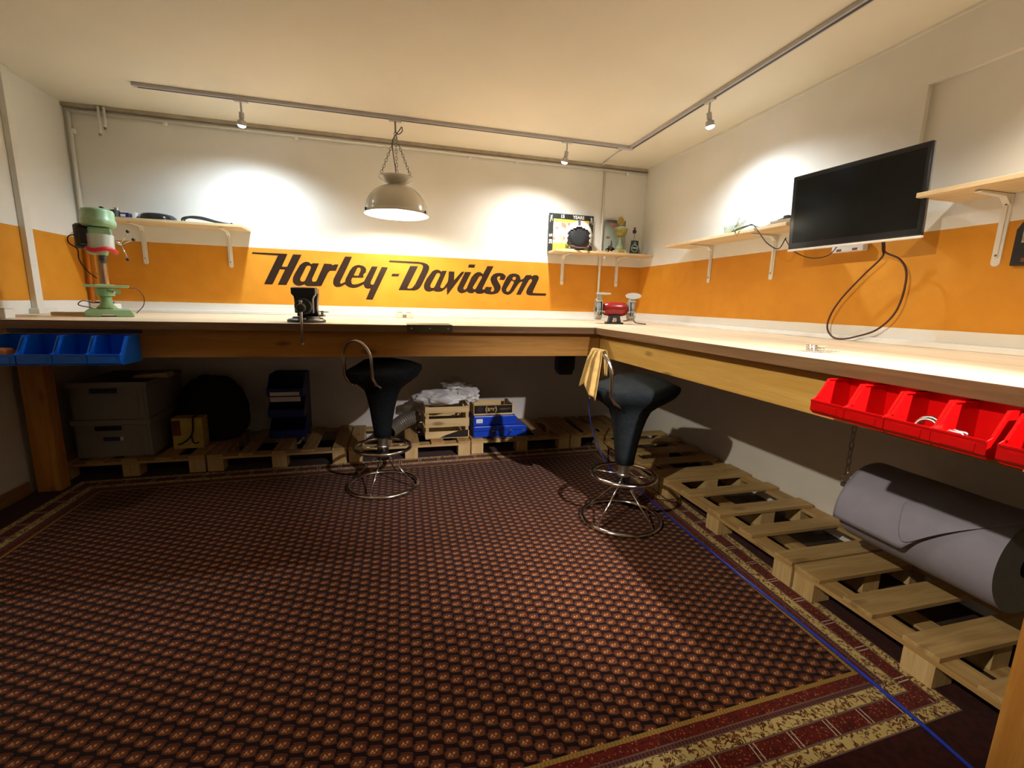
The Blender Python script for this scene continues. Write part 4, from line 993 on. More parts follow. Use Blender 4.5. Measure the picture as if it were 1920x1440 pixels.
# ------------------------------------------------------------------ grey crates
def crate(label, loc, W, D, H, lbl=False):
    t = thing('stacking_crate', label, 'crate', loc, 0, 'grey plastic crates on the left rear pallet')
    b = BM(); th = 0.006
    box(b, 0.01, W-0.01, 0.01, 0.01+th, 0, H-0.03); box(b, 0.01, W-0.01, D-0.01-th, D-0.01, 0, H-0.03)
    box(b, 0.01, 0.01+th, 0.01+th, D-0.01-th, 0, H-0.03); box(b, W-0.01-th, W-0.01, 0.01+th, D-0.01-th, 0, H-0.03)
    box(b, 0.01+th, W-0.01-th, 0.01+th, D-0.01-th, 0, th); obj('body', b, M_CRATE, t, bevel=0.002)
    b = BM()
    box(b, 0, W, 0, 0.008, H-0.032, H); box(b, 0, W, D-0.008, D, H-0.032, H); box(b, 0, 0.008, 0.008, D-0.008, H-0.032, H); box(b, W-0.008, W, 0.008, D-0.008, H-0.032, H)
    obj('rim', b, M_CRATE, t, bevel=0.002)
    for x in (0.022, W-0.05):
        b = BM(); box(b, x, x+0.026, 0.003, 0.0095, 0.01, H-0.033); obj('rib', b, M_CRATE, t, bevel=0.002)
    b = BM(); boxm(b, W/2-0.02, 0.004, H-0.052, 0.135, 0.012, 0.028); obj('handle_opening', b, M_BLACK, t, bevel=0.003)
    b = BM(); boxm(b, W/2-0.02, 0.0085, H-0.052, 0.155, 0.004, 0.046); obj('handle_frame', b, M_CRATE, t, bevel=0.002)
    if lbl:
        b = BM(); boxm(b, W/2-0.01, 0.007, 0.115, 0.085, 0.004, 0.024); l_ = obj('label_sticker', b, soft('violet_label', srgb(70, 50, 120), 0.5), t)
        b = BM(); boxm(b, W/2+0.042, 0.007, 0.115, 0.016, 0.004, 0.024); obj('label_sticker', b, M_WHITEPL, t)
    return t
crate('lower grey plastic crate with a violet sticker on the left rear pallet', (-1.868, 3.20, ZP+0.001), 0.41, 0.5, 0.236, True)
crate('upper grey plastic crate stacked on the one with the violet sticker', (-1.868, 3.20, ZP+0.238), 0.41, 0.5, 0.232)

def lump(name, label, cat, mat, loc, sx, sy, sz, amp=0.15, freq=3.0, seed=0, sub=4, flat=True):
    b = BM(); bmesh.ops.create_icosphere(b, subdivisions=sub, radius=1.0)
    for v in b.verts:
        n = noise.noise(v.co*freq+Vector((seed*7.1, 0, 0)))*amp + noise.noise(v.co*freq*2.6+Vector((seed, 3, 1)))*amp*0.5
        v.co = v.co*(1+n); v.co.x *= sx; v.co.y *= sy; v.co.z *= sz
        if flat: v.co.z = max(v.co.z, -sz*0.7)
    mz = min(v.co.z for v in b.verts)
    for v in b.verts: v.co.z -= mz
    o = obj(name, b, mat, smooth=True, loc=loc); return tag(o, label, cat)
lump('black_bag', 'large dark bag slumped against the wall behind the yellow carton', 'bag', M_BAG, (-1.22, 3.54, ZP+0.001), 0.22, 0.12, 0.27, 0.12, 2.0, 2)
t = thing('carton', 'yellow printed carton with a black strap on the left pallet beside the crates', 'carton', (-1.395, 3.31, ZP+0.001))
b = BM(); box(b, 0, 0.175, 0, 0.10, 0, 0.205); obj('box', b, M_YELLOW, t, bevel=0.002)
b = BM(); boxm(b, 0.025, -0.001, 0.14, 0.05, 0.002, 0.10); obj('printed_panel', b, soft('brown_print', srgb(120, 60, 30), 0.6, var=0.3), t)
b = BM(); tube(b, spline([(0.125, 0.06, 0.208), (0.128, -0.004, 0.206), (0.122, -0.006, 0.13), (0.105, -0.006, 0.08), (0.06, -0.006, 0.04), (0.03, -0.006, 0.03)], 6), 0.005, 7)
tube(b, spline([(0.112, -0.006, 0.09), (0.115, -0.006, 0.05), (0.13, -0.006, 0.035), (0.15, -0.006, 0.04)], 6), 0.0045, 7); obj('strap', b, M_BLACK, t, smooth=True)
o = BM(); prism(o, [(0, 0), (0.20, 0.0), (0.19, 0.03), (0.02, 0.016)], 0, 0.10, 'y')
tag(obj('wood_wedge', o, M_SHELF, loc=(-1.60, 3.35, ZP+0.472)), 'small pale wooden wedge lying on top of the upper grey crate', 'wood offcut')

# dark blue stacked pick bins
zs = ZP+0.001
bw0 = None
for k, (lab, dz) in enumerate((('lowest dark blue bin of the stack on the second pallet', 0), ('middle dark blue bin of the stack, with papers in its opening', 0.152), ('topmost dark blue bin of the stack on the second pallet', 0.304))):
    if bw0 is None: bw0 = storage_bin(lab, 'dark blue stacked bins on the second pallet', M_BLUEDK, 0.235, 0.30, 0.150, (-0.735, 3.43, zs), 0)
    else: dup(bw0, (-0.735, 3.43, zs+dz), 0, lab)
b = BM(); boxm(b, 0, 0, 0, 0.19, 0.004, 0.026); o = obj('paper_slip', b, M_WHITEPL, loc=(-0.735, 3.425, 0.452)); tag(o, 'upper white paper slip on the stacked dark blue bins', 'paper')
b = BM(); boxm(b, 0, 0, 0, 0.195, 0.004, 0.034); o = obj('paper_slip', b, M_WHITEPL, loc=(-0.73, 3.420, 0.415)); tag(o, 'lower white paper slip on the stacked dark blue bins', 'paper')

# flexible duct piece
t = thing('flexible_duct', 'short piece of ribbed grey flexible duct on the pallet behind the left stool', 'duct', (0.045, 3.30, ZP+0.058))
b = BM(); P = spline([(-0.075, -0.02, 0.0), (-0.02, 0.06, 0.02), (0.045, 0.13, 0.045), (0.13, 0.20, 0.05)], 14); rs = [0.054+0.0035*math.sin(i*2.1) for i in range(len(P))]
tube(b, P, rs, 24, caps=False); obj('duct', b, soft('duct_foil', srgb(150, 142, 128), 0.3, 0.6, var=0.15, scale=40), t, smooth=True)

# slatted fruit crate
t = thing('fruit_crate', 'slatted wooden fruit crate filled with plastic film on the third pallet', 'crate', (0.232, 3.235, ZP+0.001))
CW, CD, CH = 0.315, 0.33, 0.245
mslat = wood('thin_crate_slat', srgb(206, 176, 120), srgb(222, 196, 142), along=0, knots=0.6)
for x in (0.0, CW-0.022):
    for y in (0.004, CD-0.026):
        b = BM(); box(b, x, x+0.022, y, y+0.022, 0, CH); obj('corner_post', b, M_BLOCK, t)
for z0, z1 in ((0.008, 0.058), (0.092, 0.155), (0.198, 0.243)):
    b = BM(); box(b, -0.001, CW+0.001, 0.0, 0.0035, z0, z1); obj('slat', b, mslat, t)
    b = BM(); box(b, -0.001, CW+0.001, CD-0.0035, CD, z0, z1); obj('slat', b, mslat, t)
    for x in (-0.0045, CW+0.001):
        b = BM(); box(b, x, x+0.0035, 0.0, CD, z0, z1); obj('slat', b, mslat, t)
b = BM(); box(b, 0.001, CW-0.001, 0.006, CD-0.006, 0.002, 0.006); obj('bottom_board', b, mslat, t)
b = BM(); prism(b, [(0.10, 0.010), (0.312, 0.010), (0.312, 0.064), (0.24, 0.058), (0.15, 0.030)], -0.0012, -0.0002, 'y'); obj('black_print', b, soft('black_print', srgb(26, 16, 12), 0.5), t)
lump('plastic_film', 'crumpled clear plastic film bulging out of the slatted fruit crate', 'plastic film', M_FILM, (0.36, 3.36, ZP+0.225), 0.19, 0.13, 0.060, 0.35, 1.3, 5, 5, False)
lump('plastic_film', 'clear plastic bag draped over the right side of the slatted fruit crate', 'plastic film', M_FILM, (0.56, 3.38, ZP+0.24), 0.09, 0.09, 0.070, 0.35, 1.4, 9, 5, False)
lump('plastic_film', 'top tuft of clear plastic film sticking up from the slatted fruit crate', 'plastic film', M_FILM, (0.45, 3.37, ZP+0.335), 0.085, 0.07, 0.045, 0.4, 1.5, 13, 5, False)

# blue metal cases and the small tray
t = thing('metal_case', 'lower and wider blue metal tool case with a handle on the pallet', 'tool case', (0.585, 3.225, ZP+0.001))
b = BM(); prism(b, [(0, 0), (0.41, 0), (0.415, 0.004), (0.415, 0.072), (0.405, 0.082), (0.004, 0.082), (0, 0.078)], 0, 0.25, 'y'); obj('case_body', b, M_BLUEMET, t, bevel=0.004)
b = BM(); box(b, -0.002, 0.417, -0.002, 0.0, 0.048, 0.053); obj('lid_seam', b, M_BLUEDK, t)
b = BM(); tube(b, spline([(0.15, -0.004, 0.042), (0.165, -0.02, 0.03), (0.185, -0.035, 0.005), (0.22, -0.038, -0.002), (0.255, -0.035, 0.005), (0.275, -0.02, 0.03), (0.29, -0.004, 0.042)], 6), 0.0045, 8); obj('handle', b, M_BLUEDK, t, smooth=True)
for x in (0.15, 0.29, 0.385):
    b = BM(); boxm(b, x, -0.003, 0.045, 0.02, 0.006, 0.012); obj('latch', b, M_STEEL, t)
b = BM(); boxm(b, 0.22, -0.0012, 0.04, 0.010, 0.002, 0.014); obj('red_mark', b, M_RED, t)
t = thing('metal_case', 'upper blue metal case with a white sticker under the small wooden tray', 'tool case', (0.590, 3.262, ZP+0.0845))
b = BM(); prism(b, [(0, 0), (0.335, 0), (0.335, 0.062), (0.325, 0.070), (0.006, 0.070), (0, 0.064)], 0, 0.20, 'y'); obj('case_body', b, M_BLUEMET, t, bevel=0.004)
b = BM(); boxm(b, 0.045, -0.0012, 0.034, 0.05, 0.002, 0.032); obj('sticker', b, M_WHITEPL, t)
t = thing('wooden_tray', 'small wooden tray with a black front label on top of the blue cases', 'tray', (0.595, 3.29, ZP+0.156))
TW = 0.31
b = BM(); box(b, 0, TW, 0, 0.004, 0.008, 0.078); obj('front_panel', b, mslat, t)
b = BM(); box(b, 0, TW, 0.19, 0.194, 0.008, 0.078); obj('rear_panel', b, mslat, t)
for x in (0.0, TW-0.008):
    b = BM(); prism(b, [(0.004, 0.008), (0.19, 0.008), (0.19, 0.095), (0.16, 0.078), (0.035, 0.078), (0.004, 0.10)], x, x+0.008, 'x'); obj('side_panel', b, M_BLOCK, t)
b = BM(); box(b, 0, TW, 0, 0.194, 0, 0.008); obj('floor_panel', b, mslat, t)
b = BM(); box(b, 0.004, TW-0.009, -0.0012, -0.0002, 0.014, 0.076); lab_ = obj('label', b, soft('black_label', srgb(28, 14, 8), 0.4), t)
MYL = soft('label_yellow', srgb(190, 160, 90), 0.5); MLG = soft('label_grey', srgb(96, 88, 70), 0.5)
text_obj('label_script', '(a\u2022r)', 0.052, MYL, t, face_y(0.135, -0.0018, 0.048, 0.0, 1.0), 0.0003, 0.0012)
b = BM(); torus(b, 0.017, 0.0012, (0.05, -0.0016, 0.045), 'y', 28, 5); torus(b, 0.009, 0.001, (0.05, -0.0016, 0.045), 'y', 20, 5); obj('label_seal', b, MLG, t)
b = BM(); boxm(b, 0.245, -0.0018, 0.048, 0.085, 0.0008, 0.007); boxm(b, 0.235, -0.0018, 0.038, 0.055, 0.0008, 0.003); obj('label_print', b, MLG, t)
b = BM(); boxm(b, 0, 0, 0, 0.026, 0.006, 0.085); o = obj('wood_slat', b, soft('dark_brown_wood', srgb(70, 34, 16), 0.7), loc=(0.875, 3.40, ZP+0.2145)); o.name = 'dark_batten'; tag(o, 'short dark brown slat standing upright in the small wooden tray', 'wood slat')
# white painted-looking patch is light; black box under the bench
t = thing('junction_box', 'black box fixed under the back bench near the corner', 'junction box', (1.36, 3.40, 0.57))
b = BM(); prism(b, [(-0.055, 0.0), (0.05, 0), (0.058, 0.03), (0.07, 0.045), (0.075, 0.38), (-0.075, 0.38), (-0.075, 0.04)], -0.04, 0.04, 'y'); obj('housing', b, M_BLACK, t, bevel=0.003)
b = BM(); boxm(b, 0, -0.042, 0.14, 0.08, 0.004, 0.10); obj('cover', b, M_BLACKGL, t)

# ------------------------------------------------------------------ blue air hose
hz = 0.009+0.006
hp = [(1.50, 3.14, 0.80), (1.42, 3.0, 0.62), (1.36, 2.90, 0.42), (1.375, 2.80, 0.20), (1.42, 2.66, 0.05), (1.455, 2.50, hz), (1.462, 2.33, hz), (1.44, 2.05, hz), (1.428, 1.80, hz), (1.420, 1.396, hz), (1.418, 1.135, hz), (1.410, 0.893, hz), (1.400, 0.74, hz), (1.385, 0.60, hz), (1.36, 0.40, hz), (1.34, 0.1, hz)]
b = BM(); tube(b, [p-Vector(hp[0]) for p in spline(hp, 8)], 0.0055, 9)
o = obj('air_hose', b, M_HOSE, smooth=True, loc=hp[0]); tag(o, 'long blue air hose running over the rug along the right-hand pallets', 'hose')

# ------------------------------------------------------------------ paper roll
AX, AZ, RR = 1.86, 0.385, 0.156
t = thing('paper_roll', 'big lilac industrial paper roll hanging over the pallets by the right wall', 'paper roll', (AX, 1.045, AZ))
b = BM(); n = 64; L0, L1 = -0.245, 0.240
def ringpts(r, y, n=64): return [(r*math.cos(2*PI*k/n), y, r*math.sin(2*PI*k/n)) for k in range(n)]
oa = [b.verts.new(p) for p in ringpts(RR, L0)]; ob = [b.verts.new(p) for p in ringpts(RR, L1)]
ia = [b.verts.new(p) for p in ringpts(0.038, L0)]; ib = [b.verts.new(p) for p in ringpts(0.038, L1)]
for k in range(n):
    k2 = (k+1) % n
    b.faces.new((oa[k], oa[k2], ob[k2], ob[k])).material_index = 0
    b.faces.new((oa[k2], oa[k], ia[k], ia[k2])).material_index = 1
    b.faces.new((ob[k], ob[k2], ib[k2], ib[k])).material_index = 1
    b.faces.new((ia[k], ib[k], ib[k2], ia[k2])).material_index = 2
o = obj('roll_body', b, [M_PAPER, M_PAPEREND, M_CARD], t, smooth=True)
o.data.set_sharp_from_angle(angle=math.radians(40))
# loose outer sheet: starts over the top, lifted flap with a folded corner
b = BM(); NU, NV = 34, 30; g = []
for i in range(NU+1):
    row = []
    for j in range(NV+1):
        u = i/NU; y = L1-0.004 - u*(L1-L0-0.008)
        # angle from the back (60deg) over the top to the front; far end hangs to 205deg, near end folds away early
        end = 196 if u < 0.52 else 196-(u-0.52)/0.48*92
        a = math.radians(40+(end-40)*j/NV)
        lift = max(0, (math.degrees(a)-150))/46*0.030*(1 if u < 0.52 else 1.0)
        r = RR+0.0025+lift + 0.0022*noise.noise(Vector((u*5, j*0.12, 3)))
        row.append(b.verts.new((r*math.cos(a), y, r*math.sin(a))))
    g.append(row)
for i in range(NU):
    for j in range(NV): b.faces.new((g[i][j], g[i+1][j], g[i+1][j+1], g[i][j+1]))
o = obj('loose_sheet', b, M_PAPER, t, smooth=True); sd = o.modifiers.new('solid', 'SOLIDIFY'); sd.thickness = 0.0012
b = BM(); # folded back corner
c0 = g[int(NU*0.52)] if False else None
def P(a, y, r): a = math.radians(a); return (r*math.cos(a), y, r*math.sin(a))
yf = L1-0.004-0.52*(L1-L0-0.008)
F = [[P(194, yf, RR+0.034), P(176, yf+0.012, RR+0.040), P(155, yf+0.035, RR+0.016), P(140, yf+0.05, RR+0.008)],
     [P(170, yf-0.07, RR+0.030), P(158, yf-0.05, RR+0.028), P(146, yf-0.02, RR+0.014), P(136, yf+0.0, RR+0.008)],
     [P(146, yf-0.15, RR+0.016), P(138, yf-0.14, RR+0.014), P(130, yf-0.11, RR+0.010), P(124, yf-0.09, RR+0.008)],
     [P(110, yf-0.245, RR+0.008), P(108, yf-0.24, RR+0.007), P(106, yf-0.235, RR+0.006), P(104, yf-0.23, RR+0.005)]]
V = [[b.verts.new(p) for p in r_] for r_ in F]
for i in range(3):
    for j in range(3): b.faces.new((V[i][j], V[i+1][j], V[i+1][j+1], V[i][j+1]))
o = obj('folded_corner', b, M_PAPER, t, smooth=True); sd = o.modifiers.new('solid', 'SOLIDIFY'); sd.thickness = 0.0012
ss = o.modifiers.new('sub', 'SUBSURF'); ss.levels = 2; ss.render_levels = 2
# bar and chains
t = thing('roll_holder', 'steel bar through the paper roll hung on link chains from the right bench', 'roll holder', (AX, 1.060, AZ))
b = BM(); cyl(b, (0, -0.335, 0.022), (0, 0.340, 0.022), 0.012, 14); obj('bar', b, M_STEEL, t)
def chain(b, p0, p1, n, wdt, wire):
    p0, p1 = Vector(p0), Vector(p1); d = (p1-p0).normalized(); L = (p1-p0).length; s1, s2 = frame_of(d)
    for i in range(n):
        c = p0+(p1-p0)*((i+0.5)/n); side = s1 if i % 2 else s2
        tube(b, [c+d*math.cos(2*PI*q/12)*L/n*0.66+side*math.sin(2*PI*q/12)*wdt for q in range(12)], wire, 6, closed=True)
for y in (0.325, -0.325):
    b = BM(); chain(b, (-0.005, y, 0.075), (-0.005, y, 0.567), 14, 0.0085, 0.0024); obj('chain', b, M_STEEL, t, smooth=True)
    b = BM(); torus(b, 0.022, 0.003, (0, y, 0.045), 'x', 24, 7); obj('ring', b, M_CHROME, t, smooth=True)
    b = BM(); tube(b, [(-0.005, y, 0.5685), (-0.005, y, 0.562)], 0.014, 10); obj('ceiling_eye', b, M_STEEL, t)

# ------------------------------------------------------------------ things on the left shelf
zt = SH1+0.019
t = thing('frying_pan_lid', 'round glossy black cover lying on the left wall shelf', 'round cover', (-1.475, 3.635, zt))
b = BM(); lathe(b, [(0.001, 0.048), (0.05, 0.047), (0.085, 0.040), (0.100, 0.026), (0.104, 0.010), (0.102, 0.0), (0.097, 0.0), (0.095, 0.012), (0.001, 0.014)], 44); obj('cover', b, M_BLACKGL, t, smooth=True)
b = BM(); lathe(b, [(0.104, 0.010), (0.107, 0.009), (0.107, 0.003), (0.102, 0.002)], 44); obj('rim', b, M_BLACKGL, t, smooth=True)
t['label'] = 'round glossy black cover lying on the left wall shelf'; t.name = 'round_cover'
t = thing('coiled_hose', 'flattened dark rubber tube lying bent on the right end of the left shelf', 'tube', (-1.22, 3.62, zt))
b = BM()
P = spline([(-0.12, 0.01, 0.008), (-0.11, 0.0, 0.026), (-0.07, -0.01, 0.036), (0.0, -0.01, 0.032), (0.07, 0.0, 0.020), (0.12, 0.0, 0.008), (0.16, 0.0, 0.007)], 8)
tube(b, P, [0.005+0.003*math.sin(PI*i/len(P)) for i in range(len(P))], 8)
P = spline([(-0.09, -0.03, 0.006), (-0.085, -0.03, 0.022), (-0.05, -0.03, 0.036), (0.02, -0.03, 0.034), (0.10, -0.03, 0.016), (0.18, -0.03, 0.005)], 8)
tube(b, P, [0.005+0.003*math.sin(PI*i/len(P)) for i in range(len(P))], 8); obj('tube', b, soft('dark_rubber', srgb(44, 50, 56), 0.4), t, smooth=True)
b = BM(); prism(b, [(0.175, 0.0), (0.21, 0.0), (0.195, 0.012), (0.185, 0.016)], -0.035, -0.025, 'y'); obj('clip', b, M_BLACK, t)
def small_box(name, label, x, y, z, sx, sy, sz, mat, cat='box', band=None):
    t = thing(name, label, cat, (x, y, z))
    b = BM(); boxm(b, 0, 0, sz/2, sx, sy, sz); obj('carton', b, mat, t, bevel=0.0015)
    if band is not None:
        b = BM(); boxm(b, -sx*0.1, -sy/2-0.0006, sz*0.5, sx*0.55, 0.001, sz*0.45); obj('printed_label', b, band, t)
    return t
small_box('small_box', 'small dark blue box with a white label on the left shelf above the drill press', -1.640, 3.60, zt, 0.05, 0.05, 0.034, M_BLUEDK, band=M_WHITEPL)
small_box('small_box', 'small white box between the blue box and the black cover on the left shelf', -1.585, 3.60, zt, 0.020, 0.05, 0.040, M_WHITEPL)
small_box('small_box', 'narrow turquoise box beside the small white box on the left shelf', -1.568, 3.63, zt, 0.010, 0.05, 0.036, soft('turquoise_card', srgb(70, 160, 170), 0.5))
t = thing('jar', 'small dark round tin with a silver lid on the left shelf behind the drill head', 'tin', (-1.690, 3.58, zt))
b = BM(); lathe(b, [(0.001, 0), (0.026, 0), (0.026, 0.045), (0.001, 0.045)], 24); obj('tin_body', b, M_IRON, t)
b = BM(); lathe(b, [(0.016, 0.0452), (0.016, 0.060), (0.001, 0.061)], 20, (0.008, 0, 0)); obj('tin_lid', b, M_CHROME, t)

# ------------------------------------------------------------------ corner shelf: posters, helmet, trophy
z2 = SH2+0.019
t = thing('framed_poster', 'square black-bordered party poster standing behind the helmet on the corner shelf', 'poster', (1.485, BY-0.030, z2))
b = BM(); box(b, -0.20, 0.20, 0, 0.006, 0, 0.305); obj('panel', b, soft('poster_black', srgb(36, 38, 38), 0.4), t)
b = BM(); box(b, -0.160, 0.160, -0.0012, -0.0002, 0.0, 0.262); obj('photo_print', b, None, t)
def photo_mat(name, cols, scale):
    m = base(name, (0.5, 0.5, 0.5), 0.4); tt = NT(m); p = tt.pos(True); z = tt.sep(p)[2]
    vo = tt.n('ShaderNodeTexVoronoi'); tt.set(vo.inputs['Vector'], p); vo.inputs['Scale'].default_value = scale
    r = tt.n('ShaderNodeValToRGB'); tt.set(r.inputs[0], tt.sep(vo.outputs['Color'])[0]); r.color_ramp.interpolation = 'CONSTANT'
    r.color_ramp.elements[0].color = (*cols[0], 1); r.color_ramp.elements[1].position = 0.25; r.color_ramp.elements[1].color = (*cols[1], 1)
    for i, c in enumerate(cols[2:]):
        e = r.color_ramp.elements.new(0.45+0.18*i); e.color = (*c, 1)
    nz = tt.noise(p, scale*2, 4)
    g = tt.mix(tt.step(tt.m('ADD', z, tt.m('MULTIPLY', nz, 0.03)), 0.085, 0.06), r.outputs[0], srgb(160, 190, 60))
    return m, tt, r.outputs[0], z, nz
m_, tt, c_, z_, nz_ = photo_mat('party_photo', [srgb(230, 212, 190), srgb(220, 190, 150), srgb(236, 226, 214), srgb(190, 130, 100), srgb(200, 205, 215)], 34)
gr = tt.m('SUBTRACT', 1.0, tt.step(tt.m('ADD', z_, tt.m('MULTIPLY', nz_, 0.04)), 0.075, 0.105))
ye = tt.step(z_, 0.232, 0.245)
c2 = tt.mix(gr, c_, srgb(170, 198, 70)); c2 = tt.mix(ye, c2, srgb(240, 196, 80)); tt.color(c2)
bpy.data.objects['photo_print'].data.materials.clear(); bpy.data.objects['photo_print'].data.materials.append(m_)
M_TXT = soft('poster_lettering', srgb(235, 235, 228), 0.5)
text_obj('poster_text', '15', 0.036, M_TXT, t, face_y(-0.082, -0.002, 0.283), 0.0003, 0.0012)
text_obj('poster_text', 'YEARS', 0.036, M_TXT, t, face_y(0.062, -0.002, 0.283), 0.0003, 0.0012)
text_obj('poster_text', 'PARTY', 0.036, M_TXT, t, face_y(0.180, -0.002, 0.110, -PI/2), 0.0003, 0.0012)
text_obj('poster_text', '28  %', 0.036, M_TXT, t, face_y(-0.180, -0.002, 0.100, PI/2), 0.0003, 0.0012)
for x in (-0.18, 0.18):
    b = BM(); s = 1 if x > 0 else -1
    tube(b, [(x-0.006*s, -0.0015, 0.292), (x-0.002*s, -0.0015, 0.272), (x-0.008*s, -0.0015, 0.245)], 0.0022, 5); tube(b, [(x+0.004*s, -0.0015, 0.28), (x+0.006*s, -0.0015, 0.26), (x+0.010*s, -0.0015, 0.235)], 0.002, 5)
    tube(b, [(x-0.01*s, -0.0015, 0.280), (x+0.008*s, -0.0015, 0.285)], 0.002, 5); obj('corner_figure', b, M_TXT, t)
t = thing('motorcycle_helmet', 'white open-face motorcycle helmet with a black lining on the corner shelf', 'helmet', (1.510, 3.612, z2+0.001), math.radians(-21))
b = BM(); bmesh.ops.create_uvsphere(b, u_segments=48, v_segments=32, radius=1.0)
for v in b.verts:
    x, y, z = v.co; v.co = Vector((x*0.112, y*0.128*0.72, z*0.125 if z > 0 else z*0.118)); v.co.z += 0.112
kill = [f for f in b.faces if (f.calc_center_median().y < -0.02 and f.calc_center_median().z < 0.178-abs(f.calc_center_median().x)**2*4.5 and abs(f.calc_center_median().x) < 0.092+0.0*f.calc_center_median().z) or f.calc_center_median().z < 0.018]
bmesh.ops.delete(b, geom=kill, context='FACES')
o = obj('shell', b, M_WHITEPL, t, smooth=True); sd = o.modifiers.new('solid', 'SOLIDIFY'); sd.thickness = 0.006; sd.offset = -1
b = BM(); bmesh.ops.create_uvsphere(b, u_segments=32, v_segments=20, radius=1.0)
for v in b.verts:
    x, y, z = v.co; v.co = Vector((x*0.103, y*0.084, z*0.114)); v.co.z = max(0.004, v.co.z+0.112)
    if v.co.y < -0.062: v.co.y = -0.062
obj('lining', b, M_BLACK, t, smooth=True)
b = BM()
P = [(0, -0.0945*math.cos(a)*0.985, 0.112+0.1262*math.sin(a)) for a in [math.radians(q) for q in range(38, 145, 6)]]
for i in range(len(P)-1):
    p, q = P[i], P[i+1]
    vs = [b.verts.new((x, y, z)) for x, (_, y, z) in ((-0.011, p), (0.011, p), (0.011, q), (-0.011, q))]; b.faces.new(vs)
obj('centre_stripe', b, soft('grey_stripe', srgb(60, 62, 70), 0.4), t, smooth=True)
b = BM(); tube(b, spline([(-0.085, -0.05, 0.03), (-0.05, -0.085, 0.028), (-0.01, -0.09, 0.016), (0.05, -0.085, 0.014), (0.085, -0.05, 0.02)], 8), 0.0065, 8); obj('chin_strap', b, soft('dark_red_strap', srgb(84, 50, 48), 0.6), t, smooth=True)
t = thing('framed_poster', 'narrow grey poster with a motorcycle picture behind the trophy', 'poster', (1.885, BY-0.030, z2))
b = BM(); box(b, -0.088, 0.105, 0, 0.005, 0, 0.288); obj('panel', b, None, t)
m_ = base('grey_gradient_print', srgb(150, 160, 152), 0.4); tt = NT(m_); zz = tt.sep(tt.pos(True))[2]
tt.color(tt.mix(tt.step(zz, 0.18, 0.30), srgb(176, 188, 178), srgb(84, 84, 82)))
t.children[0].data.materials.clear(); t.children[0].data.materials.append(m_)
b = BM(); prism(b, [(-0.055, 0.262), (0.0, 0.262), (0.03, 0.25), (0.0, 0.232), (-0.03, 0.236)], -0.0012, -0.0002, 'y'); obj('printed_emblem', b, soft('salmon_print', srgb(196, 130, 112), 0.5), t)
b = BM(); prism(b, [(-0.08, 0.140), (-0.058, 0.150), (-0.035, 0.142), (-0.058, 0.130)], -0.0012, -0.0002, 'y'); obj('printed_emblem', b, soft('rose_print', srgb(150, 84, 84), 0.5), t)
b = BM(); lathe(b, [(0.006, -0.0012), (0.019, -0.0012), (0.019, -0.0004), (0.006, -0.0004), (0.006, -0.0012)], 20, (-0.055, 0, 0.036), 'y'); lathe(b, [(0.006, -0.0012), (0.019, -0.0012), (0.019, -0.0004), (0.006, -0.0004), (0.006, -0.0012)], 20, (0.0, 0, 0.036), 'y')
prism(b, [(-0.06, 0.04), (-0.045, 0.075), (0.0, 0.062), (0.01, 0.04), (-0.02, 0.03)], -0.0012, -0.0002, 'y'); prism(b, [(-0.03, 0.07), (-0.026, 0.118), (-0.018, 0.118), (-0.012, 0.07)], -0.0012, -0.0002, 'y'); obj('printed_motorcycle', b, soft('brown_print_dark', srgb(96, 74, 68), 0.5), t)
t = thing('trophy', 'gold and pale green trophy cup with a sunburst disc on the corner shelf', 'trophy', (1.905, 3.64, z2))
b = BM(); prism(b, [(-0.050, 0), (0.050, 0), (0.046, 0.032), (-0.046, 0.032)], -0.035, 0.035, 'y'); obj('plinth', b, M_GOLDPALE, t, bevel=0.002)
b = BM(); boxm(b, 0, -0.0355, 0.017, 0.056, 0.002, 0.018); obj('plate', b, M_GOLD, t)
b = BM(); lathe(b, [(0.038, 0.0325), (0.036, 0.045), (0.026, 0.062), (0.016, 0.085), (0.011, 0.11), (0.012, 0.128), (0.016, 0.134)], 24, cap=True); obj('stem', b, soft('pale_green_enamel', srgb(150, 158, 120), 0.4), t, smooth=True)
b = BM(); n = 36; prof = [(0.015, 0.134), (0.036, 0.148), (0.048, 0.170), (0.052, 0.190), (0.057, 0.204)]
rings = []
for r, z in prof: rings.append([b.verts.new(((r+(0.0018 if k % 2 else 0))*math.cos(2*PI*k/n), (r+(0.0018 if k % 2 else 0))*math.sin(2*PI*k/n), z)) for k in range(n)])
for a_, c_ in zip(rings, rings[1:]):
    for k in range(n): b.faces.new((a_[k], a_[(k+1)%n], c_[(k+1)%n], c_[k]))
b.faces.new(rings[0][::-1]); b.faces.new(rings[-1]); obj('cup', b, soft('olive_gold', srgb(160, 150, 84), 0.35, 0.5), t)
b = BM(); lathe(b, [(0.057, 0.204), (0.052, 0.212), (0.03, 0.222), (0.008, 0.228), (0.001, 0.229)], 28); obj('cup_lid', b, M_GOLDPALE, t, smooth=True)
b = BM(); lathe(b, [(0.001, -0.006), (0.026, -0.006), (0.028, -0.003), (0.028, 0.003), (0.001, 0.003)], 28, (-0.005, 0, 0.270), 'y'); disc = obj('disc', b, M_GOLD, t)
b = BM()
for k in range(16):
    a = 2*PI*k/16; c, s = math.cos(a), math.sin(a); r0, r1 = 0.029, 0.040
    prism(b, [(-0.005+r0*math.cos(a-0.12), 0.270+r0*math.sin(a-0.12)), (-0.005+r1*c, 0.270+r1*s), (-0.005+r0*math.cos(a+0.12), 0.270+r0*math.sin(a+0.12))], -0.003, 0.002, 'y')
obj('sunburst', b, M_GOLDPALE, t)
t = thing('bottle_opener_card', 'dark green card with a light bottle emblem at the right end of the corner shelf', 'card', (2.02, 3.60, z2))
